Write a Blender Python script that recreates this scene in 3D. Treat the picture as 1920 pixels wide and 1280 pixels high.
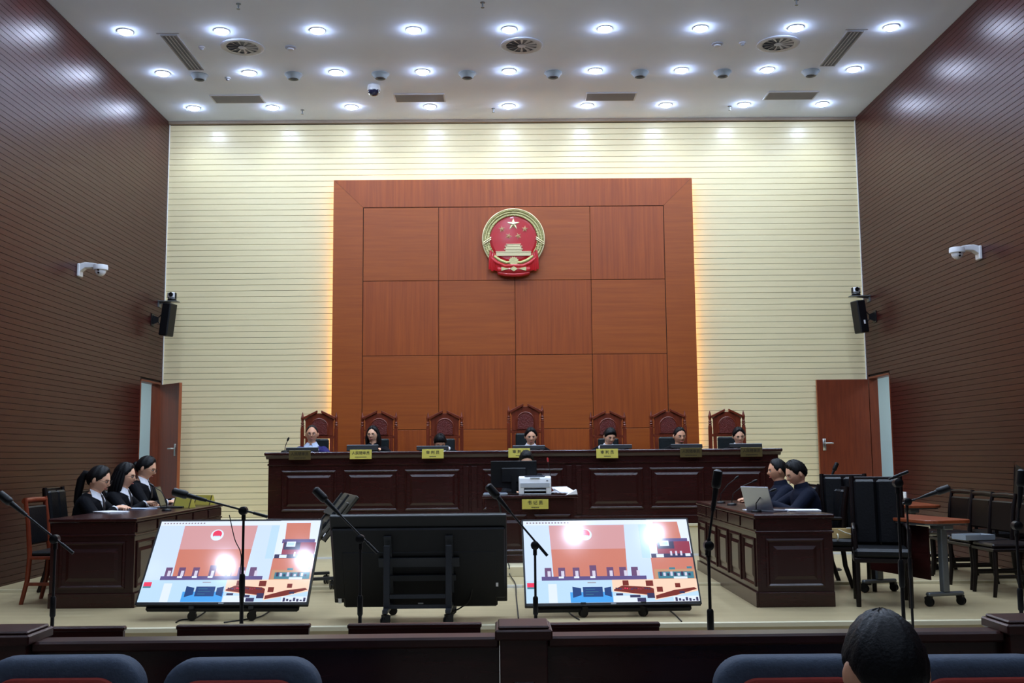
import bpy, bmesh, math, random
from mathutils import Vector, Matrix
random.seed(7)
for o in list(bpy.data.objects): bpy.data.objects.remove(o)
SC = bpy.context.scene
COL = SC.collection
PI = math.pi

# ------------------------------------------------------------ camera
F = 1950.0                                   # focal length in pixels of a 1920 x 1280 frame
CAM = Vector((0, 0, 1.48))
ROLL = math.radians(-0.5); PITCH = math.atan(214.9 / F); YAW = math.atan(13.9 / math.hypot(F, 214.9))
CM = Matrix.Rotation(-YAW, 3, 'Z') @ Matrix.Rotation(PI / 2 + PITCH, 3, 'X') @ Matrix.Rotation(ROLL, 3, 'Z')
cd = bpy.data.cameras.new('camera'); cam = bpy.data.objects.new('camera', cd); COL.objects.link(cam)
cd.sensor_width = 36; cd.lens = 36 * F / 1920; cd.clip_start = .05; cd.clip_end = 100
cam.matrix_world = Matrix.Translation(CAM) @ CM.to_4x4()
SC.camera = cam
def ray(x, y): return CM @ Vector(((x - 960) / F, -(y - 640) / F, -1))
def onY(x, y, Y): d = ray(x, y); return CAM + d * (Y / d.y)
def onZ(x, y, Z): d = ray(x, y); return CAM + d * ((Z - CAM.z) / d.z)
def onX(x, y, X): d = ray(x, y); return CAM + d * (X / d.x)

# ------------------------------------------------------------ world, exposure, lamp strengths
w = bpy.data.worlds.new('world'); SC.world = w; w.use_nodes = True
w.node_tree.nodes['Background'].inputs[0].default_value = (.5, .55, .7, 1)
w.node_tree.nodes['Background'].inputs[1].default_value = .02
SC.view_settings.view_transform = 'Standard'; SC.view_settings.look = 'None'
SC.view_settings.gamma = 1; SC.view_settings.use_curve_mapping = False
SC.view_settings.exposure = -0.06
DOWNLIGHT_W = 46.0        # each ceiling downlight over the judges
STAGE_W = 31.0            # each downlight of the rows nearer the hall
HALL_FILL_W = 24.0             # unseen fill lamps added over the hall seats
DOWNLIGHT_DISC = 150.0     # glow of its diffuser
COVE_E = 26.0              # warm strip behind the timber wall panel
CORRIDOR_W = 13.0          # corridor lamps behind the two side doors
SCREEN_E = 1.12

# ------------------------------------------------------------ room dimensions
XL, XR, YB, ZC = -5.27, 5.59, 16.0, 6.77
Y0 = -5.0                  # wall behind the audience
ZS, ZU = .15, .585         # stage, judges' platform
YS, YP = 8.44, 13.75       # their front edges

# ------------------------------------------------------------ materials
def lin(c):
    c = c / 255.0
    return c / 12.92 if c <= .04045 else ((c + .055) / 1.055) ** 2.4
def rgb(r, g, b): return (lin(r), lin(g), lin(b), 1)
MATS = {}
def mat(name, c, rough=.5, metal=0, spec=.5, emit=None, es=1, var=.0, vscale=8, bump=0, bscale=60, coat=0, coatr=.1, trans=0, stretch=None, c2=None, alpha=1, sheen=0, stint=None):
    m = bpy.data.materials.new(name); m.use_nodes = True; MATS[name] = m
    nt = m.node_tree; b = nt.nodes['Principled BSDF']; L = nt.links
    col = rgb(*c)
    b.inputs['Base Color'].default_value = col
    b.inputs['Roughness'].default_value = rough
    b.inputs['Metallic'].default_value = metal
    b.inputs['Specular IOR Level'].default_value = spec
    b.inputs['Coat Weight'].default_value = coat; b.inputs['Coat Roughness'].default_value = coatr
    b.inputs['Transmission Weight'].default_value = trans
    b.inputs['Alpha'].default_value = alpha
    if stint: b.inputs['Specular Tint'].default_value = (*stint, 1)
    if emit: b.inputs['Emission Color'].default_value = rgb(*emit); b.inputs['Emission Strength'].default_value = es
    if var or bump or c2:
        tc = nt.nodes.new('ShaderNodeTexCoord'); mp = nt.nodes.new('ShaderNodeMapping')
        oi = nt.nodes.new('ShaderNodeObjectInfo'); ma = nt.nodes.new('ShaderNodeVectorMath'); ma.operation = 'SCALE'
        cx = nt.nodes.new('ShaderNodeCombineXYZ')
        for k in range(3): L.new(oi.outputs['Random'], cx.inputs[k])
        L.new(cx.outputs[0], ma.inputs[0]); ma.inputs['Scale'].default_value = 37.0
        ad = nt.nodes.new('ShaderNodeVectorMath'); ad.operation = 'ADD'
        L.new(tc.outputs['Object'], ad.inputs[0]); L.new(ma.outputs[0], ad.inputs[1])
        L.new(ad.outputs[0], mp.inputs['Vector'])
        if stretch: mp.inputs['Scale'].default_value = stretch
        if var or c2:
            n = nt.nodes.new('ShaderNodeTexNoise'); n.inputs['Scale'].default_value = vscale; n.inputs['Detail'].default_value = 6
            n.inputs['Roughness'].default_value = .62
            L.new(mp.outputs[0], n.inputs['Vector'])
            r = nt.nodes.new('ShaderNodeValToRGB'); r.color_ramp.elements[0].position = .32; r.color_ramp.elements[1].position = .68
            lo = rgb(*c2) if c2 else tuple(x * (1 - var) for x in col[:3]) + (1,)
            hi = col if c2 else tuple(min(1, x * (1 + var)) for x in col[:3]) + (1,)
            r.color_ramp.elements[0].color = lo; r.color_ramp.elements[1].color = hi
            L.new(n.outputs['Fac'], r.inputs[0]); L.new(r.outputs[0], b.inputs['Base Color'])
        if bump:
            n2 = nt.nodes.new('ShaderNodeTexNoise'); n2.inputs['Scale'].default_value = bscale; n2.inputs['Detail'].default_value = 3
            L.new(mp.outputs[0], n2.inputs['Vector'])
            bp = nt.nodes.new('ShaderNodeBump'); bp.inputs['Strength'].default_value = bump; bp.inputs['Distance'].default_value = .01
            L.new(n2.outputs['Fac'], bp.inputs['Height']); L.new(bp.outputs[0], b.inputs['Normal'])
    return m
mat('ceiling', (222, 233, 255), .85, var=.02, vscale=1.5)
mat('cream_board', (240, 225, 178), .3, var=.03, vscale=3, stretch=(.3, 4, 4))
mat('cream_gap', (140, 124, 92), .8)
mat('brown_board', (56, 18, 15), .33, spec=.28, stint=(1, .82, .78), var=.08, vscale=5, stretch=(4, .15, 4))
mat('brown_gap', (24, 13, 12), .8)
mat('panel_h', (164, 83, 24), .42, spec=.5, c2=(146, 69, 18), vscale=5, stretch=(.22, 1, 5))
mat('panel_v', (166, 81, 24), .42, spec=.5, c2=(138, 62, 17), vscale=5, stretch=(5, 1, .16))
mat('panel_gap', (46, 24, 12), .7)
mat('stage_floor', (197, 180, 140), .3, c2=(184, 166, 126), vscale=3, stretch=(.4, 3, 1))
mat('hall_floor', (172, 164, 148), .4, var=.06, vscale=4)
mat('riser', (226, 214, 176), .45, var=.04, vscale=4)
mat('nosing', (224, 214, 180), .4)
mat('wall_top_shade', (150, 134, 118), .6)
mat('speaker_grey', (150, 160, 166), .6)
mat('white_trim', (235, 235, 230), .4)
mat('dark_wood', (50, 19, 17), .27, c2=(42, 16, 14), vscale=4, stretch=(1, 1, 6), spec=.5)
mat('dark_wood_h', (51, 19, 17), .25, c2=(43, 16, 14), vscale=4, stretch=(1, 5, 6), spec=.5)
mat('black_wood', (22, 12, 12), .35, spec=.35, c2=(14, 8, 8), vscale=5)
mat('rail_wood', (66, 30, 24), .3, c2=(46, 20, 17), vscale=4, stretch=(1, 5, 6))
mat('chair_wood', (132, 56, 30), .32, c2=(98, 38, 20), vscale=6, stretch=(4, 4, .6))
mat('carved_wood', (104, 36, 26), .36, bump=.9, bscale=70, var=.2, vscale=60)
mat('leather', (26, 34, 36), .36, bump=.25, bscale=60)
mat('black_leather', (12, 13, 16), .4, spec=.35, bump=.2, bscale=50)
mat('door_wood', (120, 52, 24), .4, c2=(98, 40, 18), vscale=5, stretch=(6, 6, .4))
mat('door_edge', (150, 82, 44), .45)
mat('corridor', (214, 228, 232), .8)
mat('metal', (190, 190, 186), .3, 1)
mat('dark_metal', (22, 22, 24), .4, .3)
mat('stand_metal', (40, 43, 48), .45, .2)
mat('grey_metal', (120, 126, 130), .4, .6)
mat('black_plastic', (11, 12, 14), .42, spec=.35)
mat('tv_back', (9, 11, 15), .5, spec=.3, var=.1, vscale=6)
mat('tv_grey', (66, 63, 54), .45, var=.15, vscale=20)
mat('tv_dark', (5, 6, 8), .2)
mat('white_plastic', (232, 234, 236), .4)
mat('grey_plastic', (150, 156, 160), .45)
mat('printer_grey', (176, 182, 190), .45)
mat('vent_white', (196, 200, 212), .6)
mat('vent_grey', (150, 152, 162), .6)
mat('vent_dark', (92, 98, 116), .6)
mat('dome_glass', (40, 42, 64), .12, coat=.5)
mat('brass', (214, 200, 92), .34, .35)
mat('brass_dark', (108, 96, 60), .4, .5)  # darker brass: the plates' dark reflection put into the colour; also end marks
mat('ink', (38, 30, 12), .6)
mat('gold', (210, 198, 140), .34, .75, bump=.3, bscale=40)
mat('gold_pale', (222, 208, 160), .3, .6)
mat('gold_green', (178, 172, 112), .38, .6, bump=.6, bscale=60)
mat('emblem_red', (186, 18, 24), .35, coat=.3)
mat('paper', (236, 236, 240), .7)
mat('kraft', (186, 156, 100), .7)
mat('cord_white', (235, 228, 205), .6)
mat('cable', (14, 14, 15), .5)
mat('seat_blue', (62, 74, 92), .8, var=.12, vscale=40, bump=.2, bscale=120)
mat('seat_red', (150, 44, 30), .7, var=.1, vscale=20)
mat('table_orange', (150, 74, 40), .35, c2=(120, 56, 30), vscale=5, stretch=(.5, 6, 6))
mat('silver', (176, 182, 196), .32, .7)
mat('skin', (240, 184, 148), .5, var=.04, vscale=12)
mat('skin2', (226, 166, 130), .5, var=.04, vscale=12)
mat('lip', (170, 88, 80), .5)
mat('eye_white', (225, 222, 216), .3)
mat('eye_dark', (22, 16, 14), .2)
mat('hair', (7, 7, 9), .5, spec=.25, bump=.18, bscale=140)
mat('hair_brown', (30, 22, 18), .5, spec=.25, bump=.18, bscale=140)
mat('suit_navy', (24, 26, 38), .8, spec=.15, var=.1, vscale=40)
mat('suit_black', (11, 12, 17), .8, spec=.15, var=.1, vscale=40)
mat('jacket_blue', (15, 21, 38), .8, spec=.15, var=.1, vscale=40)
mat('cardigan', (44, 40, 96), .8, spec=.2, var=.12, vscale=60)
mat('shirt_white', (226, 228, 234), .7)
mat('shirt_blue', (188, 200, 222), .7)
mat('tie', (22, 20, 26), .6)
mat('glass_frame', (40, 34, 34), .35, .3)
def M_(m): return MATS[m] if isinstance(m, str) else m

# ------------------------------------------------------------ mesh helper
class MB:
    def __init__(s): s.v = []; s.f = []; s.mi = []; s.cur = 0; s.M = None
    def _add(s, vs, fs):
        n = len(s.v)
        for p in vs:
            p = Vector(p)
            s.v.append(s.M @ p if s.M is not None else p)
        for f in fs: s.f.append([i + n for i in f]); s.mi.append(s.cur)
        return s
    def box(s, x0, x1, y0, y1, z0, z1):
        return s._add([(x0,y0,z0),(x1,y0,z0),(x1,y1,z0),(x0,y1,z0),(x0,y0,z1),(x1,y0,z1),(x1,y1,z1),(x0,y1,z1)],
                      [(0,3,2,1),(4,5,6,7),(0,1,5,4),(1,2,6,5),(2,3,7,6),(3,0,4,7)])
    def cbox(s, c, d): return s.box(c[0]-d[0]/2, c[0]+d[0]/2, c[1]-d[1]/2, c[1]+d[1]/2, c[2]-d[2]/2, c[2]+d[2]/2)
    def chbox(s, x0, x1, y0, y1, z0, z1, c=.006):           # box with chamfered vertical-plane front edges (all 12)
        vs = []; 
        for sz in (0, 1):
            for (a, b) in ((0,0),(1,0),(1,1),(0,1)): pass
        X=(x0,x1);Y=(y0,y1);Z=(z0,z1);sg=(1,-1)
        idx={}
        for i in (0,1):
            for j in (0,1):
                for k in (0,1):
                    for ax in range(3):
                        p=[X[i],Y[j],Z[k]]
                        for q in range(3):
                            if q!=ax: p[q]+=sg[(i,j,k)[q]]*c
                        # point lies on face normal to axis ax
                        idx[(i,j,k,ax)]=len(vs); vs.append(p)
        fs=[]
        for ax in range(3):
            o=[q for q in range(3) if q!=ax]
            for e in (0,1):
                seq=[]
                for (a,b) in ((0,0),(1,0),(1,1),(0,1)):
                    t=[0,0,0]; t[ax]=e; t[o[0]]=a; t[o[1]]=b
                    seq.append(idx[(t[0],t[1],t[2],ax)])
                flip=(e==0) ^ (ax==1)
                fs.append(seq[::-1] if flip else seq)
        for ax in range(3):                                  # edges along ax
            o=[q for q in range(3) if q!=ax]
            for a in (0,1):
                for b in (0,1):
                    t0=[0,0,0]; t0[o[0]]=a; t0[o[1]]=b; t1=list(t0); t1[ax]=1
                    seq=[idx[(*t0,o[0])],idx[(*t1,o[0])],idx[(*t1,o[1])],idx[(*t0,o[1])]]
                    fs.append(seq)
        for i in (0,1):
            for j in (0,1):
                for k in (0,1): fs.append([idx[(i,j,k,0)],idx[(i,j,k,1)],idx[(i,j,k,2)]])
        return s._add(vs, fs)
    def tube(s, pts, r, n=8, caps=True, sq=None):
        pts = [Vector(p) for p in pts]; m = len(pts)
        rs = r if isinstance(r, (list, tuple)) else [r] * m
        vs = []; prev = None
        for i, p in enumerate(pts):
            d = (pts[min(i+1, m-1)] - pts[max(i-1, 0)])
            d = d.normalized() if d.length > 1e-9 else Vector((0,0,1))
            if prev is None:
                a = Vector((0,0,1)) if abs(d.z) < .9 else Vector((1,0,0))
                u = d.cross(a).normalized()
            else:
                u = (prev - d * prev.dot(d))
                u = u.normalized() if u.length > 1e-6 else d.orthogonal().normalized()
            prev = u; v = d.cross(u)
            for k in range(n):
                t = 2*PI*k/n
                vs.append(p + (u*math.cos(t) + v*math.sin(t)) * rs[i])
        fs = [[i*n+k, i*n+(k+1)%n, (i+1)*n+(k+1)%n, (i+1)*n+k] for i in range(m-1) for k in range(n)]
        if caps: fs += [list(range(n))[::-1], [(m-1)*n+k for k in range(n)]]
        return s._add(vs, fs)
    def lathe(s, prof, c=(0,0,0), n=24, axis='z', caps=True):
        vs = []; c = Vector(c)
        for (r, h) in prof:
            for k in range(n):
                t = 2*PI*k/n; a, b = r*math.cos(t), r*math.sin(t)
                p = {'z': (a, b, h), 'y': (a, h, b), 'x': (h, a, b)}[axis]
                vs.append(c + Vector(p))
        m = len(prof)
        fs = [[i*n+k, i*n+(k+1)%n, (i+1)*n+(k+1)%n, (i+1)*n+k] for i in range(m-1) for k in range(n)]
        if caps: fs += [list(range(n))[::-1], [(m-1)*n+k for k in range(n)]]
        return s._add(vs, fs)
    def prism(s, poly, d0, d1, plane='xz'):
        n = len(poly)
        def P(u, v, d): return {'xz': (u, d, v), 'yz': (d, u, v), 'xy': (u, v, d)}[plane]
        vs = [P(u, v, d0) for u, v in poly] + [P(u, v, d1) for u, v in poly]
        fs = [list(range(n)), list(range(n, 2*n))[::-1]] + [[i, i+n, (i+1)%n+n, (i+1)%n] for i in range(n)]
        return s._add(vs, fs)
    def loft(s, rings, caps=True):
        n = len(rings[0]); vs = [p for r in rings for p in r]; m = len(rings)
        fs = [[i*n+k, i*n+(k+1)%n, (i+1)*n+(k+1)%n, (i+1)*n+k] for i in range(m-1) for k in range(n)]
        if caps: fs += [list(range(n))[::-1], [(m-1)*n+k for k in range(n)]]
        return s._add(vs, fs)
    def ell(s, c, r, n=16, m=10):
        c = Vector(c); vs = [c + Vector((0,0,-r[2]))]
        for j in range(1, m):
            a = -PI/2 + PI*j/m
            for k in range(n):
                t = 2*PI*k/n
                vs.append(c + Vector((r[0]*math.cos(a)*math.cos(t), r[1]*math.cos(a)*math.sin(t), r[2]*math.sin(a))))
        vs.append(c + Vector((0,0,r[2])))
        fs = [[0, 1+(k+1)%n, 1+k] for k in range(n)]
        for j in range(m-2):
            for k in range(n): fs.append([1+j*n+k, 1+j*n+(k+1)%n, 1+(j+1)*n+(k+1)%n, 1+(j+1)*n+k])
        e = len(vs)-1; b = 1+(m-2)*n
        fs += [[b+k, b+(k+1)%n, e] for k in range(n)]
        return s._add(vs, fs)
    def torus(s, c, R, r, axis='z', n=24, m=8, a0=0, a1=2*PI):
        full = abs(a1-a0-2*PI) < 1e-6; pts = []
        for k in range(n + (0 if full else 1)):
            t = a0 + (a1-a0)*k/n
            p = {'z': (math.cos(t), math.sin(t), 0), 'y': (math.cos(t), 0, math.sin(t)), 'x': (0, math.cos(t), math.sin(t))}[axis]
            pts.append(Vector(c) + Vector(p)*R)
        if not full: return s.tube(pts, r, m)
        ax = {'z': Vector((0,0,1)), 'y': Vector((0,1,0)), 'x': Vector((1,0,0))}[axis]; vs = []
        for p in pts:
            u = (p - Vector(c)).normalized()
            for k in range(m):
                t = 2*PI*k/m; vs.append(p + (u*math.cos(t) + ax*math.sin(t))*r)
        N = len(pts)
        return s._add(vs, [[i*m+k, i*m+(k+1)%m, ((i+1)%N)*m+(k+1)%m, ((i+1)%N)*m+k] for i in range(N) for k in range(m)])
    def quad(s, a, b, c, d): return s._add([a, b, c, d], [(0,1,2,3)])
    def mesh(s, name):
        me = bpy.data.meshes.new(name); me.from_pydata([tuple(p) for p in s.v], [], s.f)
        bm = bmesh.new(); bm.from_mesh(me); bmesh.ops.recalc_face_normals(bm, faces=bm.faces); bm.to_mesh(me); bm.free()
        return me
    def build(s, name, m, parent=None, smooth=False, bevel=0, seg=2, loc=None, label=None, keep=False):
        me = bpy.data.meshes.new(name); me.from_pydata([tuple(p) for p in s.v], [], s.f)
        ms = m if isinstance(m, (list, tuple)) else [m]
        for q in ms: me.materials.append(M_(q))
        if len(ms) > 1: me.polygons.foreach_set('material_index', s.mi)
        if not keep:
            bm = bmesh.new(); bm.from_mesh(me); bmesh.ops.recalc_face_normals(bm, faces=bm.faces); bm.to_mesh(me); bm.free()
        if smooth:
            me.polygons.foreach_set('use_smooth', [True]*len(me.polygons))
        o = bpy.data.objects.new(name, me); COL.objects.link(o)
        if parent is not None: o.parent = parent
        if loc is not None: o.location = loc
        if bevel:
            b = o.modifiers.new('bevel', 'BEVEL'); b.width = bevel; b.segments = seg; b.limit_method = 'ANGLE'; b.angle_limit = .6
        if smooth:
            es = o.modifiers.new('split', 'EDGE_SPLIT'); es.split_angle = math.radians(50)
        if label: o['label'] = label
        return o
def tag(o, label, cat, group=None):
    o['label'] = label; o['category'] = cat
    if group: o['group'] = group
    return o
def thing(name, label, cat, loc=(0,0,0), rz=0, group=None, scale=None):
    o = bpy.data.objects.new(name, None); COL.objects.link(o); o.empty_display_size = .1
    o.location = loc; o.rotation_euler = (0, 0, rz)
    if scale: o.scale = scale
    return tag(o, label, cat, group)
def struct(o): o['kind'] = 'structure'; return o
def dup(root, loc=None, rz=None, label=None, group=None, scale=None):
    r = root.copy(); COL.objects.link(r)
    if loc is not None: r.location = loc
    if rz is not None: r.rotation_euler = (0, 0, rz)
    if scale is not None: r.scale = scale
    if label: r['label'] = label
    if group: r['group'] = group
    for ch in list(root.children):
        c = ch.copy(); COL.objects.link(c); c.parent = r
        for g in list(ch.children):
            d = g.copy(); COL.objects.link(d); d.parent = c
    return r
def text_mesh(body, size, m, parent, name='lettering', M=None, depth=.002, bold=.0):
    cu = bpy.data.curves.new(name, 'FONT'); cu.body = body; cu.size = size; cu.align_x = 'CENTER'; cu.align_y = 'CENTER'
    cu.extrude = depth; cu.resolution_u = 2; cu.offset = bold
    t = bpy.data.objects.new(name, cu); COL.objects.link(t)
    dg = bpy.context.evaluated_depsgraph_get()
    me = bpy.data.meshes.new_from_object(t.evaluated_get(dg)); bpy.data.objects.remove(t); bpy.data.curves.remove(cu)
    R = Matrix.Rotation(PI/2, 4, 'X')
    me.transform((M if M is not None else Matrix.Identity(4)) @ R)
    me.materials.clear(); me.materials.append(M_(m))
    o = bpy.data.objects.new(name, me); COL.objects.link(o); o.parent = parent
    return o
# ============================================================ the room
def onebox(name, m, *b, bevel=0, parent=None):
    return MB().box(*b).build(name, m, parent, bevel=bevel)
DY0, DY1, DZT = 15.03, 15.92, 2.64           # side door openings
struct(onebox('floor', 'hall_floor', XL-.3, XR+.3, Y0-.3, YB+.3, -.2, 0))
struct(onebox('stage_floor', 'stage_floor', XL, XR, YS, YB, 0, ZS))
struct(onebox('stage_inner_floor', 'stage_floor', XL, XR, 10.8, YP, ZS, ZS+.025))
struct(onebox('judges_platform', 'riser', XL, XR, YP, YB, ZS, ZU))
struct(onebox('trim_1', 'nosing', XL, XR, YS-.025, YS+.03, ZS-.03, ZS+.006, bevel=.005))
struct(onebox('trim_2', 'nosing', XL, XR, YP-.02, YP+.03, ZU-.03, ZU+.004, bevel=.005))
struct(onebox('trim_3', 'white_trim', XL, XR, YP-.02, YP, ZS+.025, ZS+.05))
struct(onebox('trim_4', 'nosing', XL, XR, 10.785, 10.82, ZS, ZS+.027))
struct(onebox('trim_10', 'white_trim', -.5, .16, 10.765, 10.785, ZS, ZS+.03))
struct(onebox('clerk_platform', 'riser', -.62, 1.16, 11.55, YP, ZS+.025, .28, bevel=.006))
ce = struct(onebox('ceiling', 'ceiling', XL-.3, XR+.3, Y0-.3, YB+.3, ZC, ZC+.2))
struct(onebox('trim_5', 'wall_top_shade', XL, XR, YB-.06, YB, ZC-.045, ZC, bevel=.004))  # strip coloured to stand for the shading where wall meets ceiling
# back wall: every cream board is a piece
wb = struct(onebox('wall_back', 'cream_gap', XL-.12, XR+.12, YB+.016, YB+.3, 0, ZC))
pitch = .0914; n = int((ZC-.05-ZU)/pitch)
me = MB().chbox(XL+.012, XR-.012, 0, .02, 0, pitch-.0055, .002).mesh('board'); me.materials.append(MATS['cream_board'])
for i in range(n+1):
    z = ZC-.05-(i+1)*pitch
    o = bpy.data.objects.new('board', me); COL.objects.link(o); o.parent = wb; o.location = (0, YB-.004, z)
struct(onebox('trim_6', 'white_trim', XL, XL+.014, YB-.02, YB+.01, ZU, ZC-.045))
struct(onebox('trim_7', 'white_trim', XR-.014, XR, YB-.02, YB+.01, ZU, ZC-.045))
# side walls: every brown slat is a piece, cut at the door openings
sp = .065
for side, X, sg in (('left', XL, -1), ('right', XR, 1)):
    mb = MB(); xa, xb = sorted((X+sg*.016, X+sg*.13))
    mb.box(xa, xb, Y0, DY0, 0, ZC); mb.box(xa, xb, DY0, DY1, DZT, ZC); mb.box(xa, xb, DY1, YB+.016, 0, ZC)
    wl = struct(mb.build('wall_'+side, 'brown_gap'))
    xa, xb = sorted((X-sg*.004, X+sg*.016))
    def slat_mesh(y0, y1):
        q = MB().chbox(xa, xb, y0, y1, 0, sp-.004, .0016).mesh('slat'); q.materials.append(MATS['brown_board']); return q
    full = slat_mesh(Y0, YB-.001); short = slat_mesh(Y0, DY0); end = slat_mesh(DY1, YB-.001)
    for i in range(int(ZC/sp)):
        z = ZC-.002-(i+1)*sp
        for q in ((full,) if z > DZT-.02 else (short, end)):
            o = bpy.data.objects.new('slat', q); COL.objects.link(o); o.parent = wl; o.location = (0, 0, z)
    # door frame, leaf and lit corridor
    dn = 1 if side == 'left' else 2
    fr = MB()
    xo, xi = X+sg*.128, X-sg*.008
    a, b = sorted((xo, xi))
    fr.box(a, b, DY1-.03, DY1, ZU, DZT); fr.box(a, b, DY0, DY1, DZT-.03, DZT); fr.box(a, b, DY0, DY0+.03, ZU, DZT)
    struct(fr.build('trim_%d' % (7+dn), 'door_wood', bevel=.003))
    a, b = sorted((X+sg*.13, X+sg*1.6))
    c = MB()
    c.box(a, b, DY0-1.2, YB+.5, ZU-.1, ZU); c.box(a, b, DY0-1.2, YB+.5, 3.0, 3.1)
    c.box(a, b, YB+.5, YB+.6, ZU, 3.0); c.box(a, b, DY0-1.3, DY0-1.2, ZU, 3.0)
    q0, q1 = sorted((X+sg*1.6, X+sg*1.7)); c.box(q0, q1, DY0-1.3, YB+.6, ZU-.1, 3.1)
    struct(c.build('wall_corridor_'+side, 'corridor'))
    ld = bpy.data.lights.new('corridor_lamp', 'AREA'); ld.energy = CORRIDOR_W; ld.size = .5; ld.color = (.86, .97, 1)
    lo = bpy.data.objects.new('corridor_lamp', ld); COL.objects.link(lo); lo.location = (X+sg*.85, 15.3, 2.98)
    leaf = bpy.data.objects.new('door_%d' % dn, None); COL.objects.link(leaf); struct(leaf)
    leaf.location = (X-sg*.012, DY1-.02, ZU)
    wd = .80 if side == 'right' else .66
    if side == 'right': leaf.rotation_euler = (0, 0, math.radians(180))
    else: leaf.rotation_euler = (0, 0, math.radians(-47))
    MB().box(.01, wd, -.022, .022, .008, DZT-ZU-.035).build('leaf', 'door_wood', leaf, bevel=.003)
    MB().box(wd, wd+.006, -.022, .022, .008, DZT-ZU-.035).build('edge_band', 'door_edge', leaf)
    fy = -.022 if side == 'left' else .022; fs = -1 if side == 'left' else 1
    h = MB(); h.chbox(wd-.1, wd-.05, *sorted((fy, fy+fs*.01)), .94, 1.12, .003)
    h.tube([(wd-.075, fy, 1.05), (wd-.075, fy+fs*.05, 1.05), (wd-.2, fy+fs*.055, 1.05)], .011, 8)
    h.build('handle', 'metal', leaf, smooth=True)
struct(onebox('wall_rear', 'brown_board', XL-.3, XR+.3, Y0-.3, Y0, 0, ZC))

# ============================================================ timber feature panel behind the bench
YF = 15.86
fp = thing('timber_wall_panel', 'tall orange-brown timber wall panel of square veneer tiles behind the judges', 'wall panel', (0, YF, ZU))
X0, X1, ZT = -2.645, 2.945, 5.78-ZU
gx = [-2.178, -1.012, .165, 1.342, 2.487]; gz = [5.335-ZU, 4.18-ZU, 3.021-ZU, 1.89-ZU, .005]
MB().box(X0+.01, X1-.01, .012, .05, .005, ZT-.01).build('backing', 'panel_gap', fp)
g = .007
pr = MB().prism([(X0, 0), (gx[0]-g, 0), (gx[0]-g, gz[0]+g), (X0, ZT)], 0, .03); pr.build('side_board', 'panel_h', fp, bevel=.002)
pr = MB().prism([(X1, 0), (X1, ZT), (gx[4]+g, gz[0]+g), (gx[4]+g, 0)], 0, .03); pr.build('side_board', 'panel_h', fp, bevel=.002)
pr = MB().prism([(X0+.004, ZT), (gx[0]-g+.002, gz[0]+g), (gx[4]+g-.002, gz[0]+g), (X1-.004, ZT)], 0, .03); pr.build('top_board', 'panel_v', fp, bevel=.002)
for r in range(4):
    for c in range(4):
        MB().chbox(gx[c]+g*.5, gx[c+1]-g*.5, 0, .03, gz[r+1]+g*.5, gz[r]-g*.5, .003).build('veneer_tile', 'panel_h' if (r+c) % 2 == 0 else 'panel_v', fp)
# timber stand-off frame and the warm light strip hidden behind its edge
mb = MB(); mb.box(X0+.16, X0+.2, .05, YB-.01-YF, .005, ZT-.18); mb.box(X1-.2, X1-.16, .05, YB-.01-YF, .005, ZT-.18); mb.box(X0+.16, X1-.16, .05, YB-.01-YF, ZT-.2, ZT-.16)
mb.build('standoff_frame', 'panel_gap', fp)
mat('cove', (255, 200, 120), .5, emit=(255, 186, 96), es=COVE_E)
mb = MB(); mb.box(X0+.045, X0+.06, .052, .062, .3, ZT-.06); mb.box(X1-.06, X1-.045, .052, .062, .3, ZT-.06); mb.box(X0+.06, X1-.06, .052, .062, ZT-.06, ZT-.045)
mb.build('light_strip', 'cove', fp, label='warm glowing light strip behind the panel edge')

# ============================================================ state emblem
ec = (.148, YF-.024, 4.81)
em = thing('emblem', 'round red and gold national emblem with five stars on the timber panel', 'emblem', ec)
MB().lathe([(.3, .022), (.37, 0), (.37, -.03), (.33, -.04)], n=48, axis='y').build('field', 'emblem_red', em)
mb = MB(); R0 = .415
for i in range(-66, 67):
    a = math.radians(90 + i*2.05)
    if i == 0: continue
    for rr, dl in ((.375, .2), (.415, -.1), (.452, .15)):
        c = Vector((rr*math.cos(a), -.035-.012*((i*7) % 3)/2, rr*math.sin(a)))
        t = Vector((-math.sin(a), 0, math.cos(a))) * (1 if i < 0 else -1); nrm = Vector((math.cos(a), 0, math.sin(a)))
        d = (t + nrm*dl*2).normalized()
        mb.tube([c-d*.022, c, c+d*.022], [.003, .011, .002], 5)
mb.build('wheat_ears', 'gold_green', em)
mb = MB(); mb.torus((0, -.03, 0), .475, .014, 'y', 64, 8, math.radians(-48), math.radians(228)); mb.build('outer_rim', 'gold_pale', em, smooth=True)
mb = MB(); mb.lathe([(.355, -.005), (.475, -.005), (.475, -.028), (.355, -.028)], n=64, axis='y', caps=False); mb.build('wreath_ring', 'gold', em)
for sg in (-1, 1):                               # crossed band on each side of the wreath
    mb = MB()
    for o in (0, .03): mb.tube([(sg*(.345+.0), -.05, .03-o), (sg*.475, -.05, -.06-o)], .009, 6)
    mb.build('wreath_band', 'gold_pale', em)
mb = MB()
for sg in (-1, 1): mb.tube([(sg*.3, -.05, -.27), (sg*.22, -.055, -.335), (sg*.12, -.055, -.375), (sg*.05, -.055, -.37)], [.03, .034, .032, .022], 8)
mb.build('straw_stalks', 'gold_green', em, smooth=True)
def star(cx, cz, r, rot):
    m = MB(); P = []
    for k in range(10):
        a = PI/2 + rot + k*PI/5; q = r if k % 2 == 0 else r*.382
        P.append((cx+q*math.cos(a), -.041, cz+q*math.sin(a)))
    vs = P + [(cx, -.062, cz), (cx, -.038, cz)]
    m._add(vs, [(k, (k+1) % 10, 10) for k in range(10)] + [((k+1) % 10, k, 11) for k in range(10)])
    m.build('star', 'gold_pale', em)
star(0, .235, .1, 0)
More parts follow.
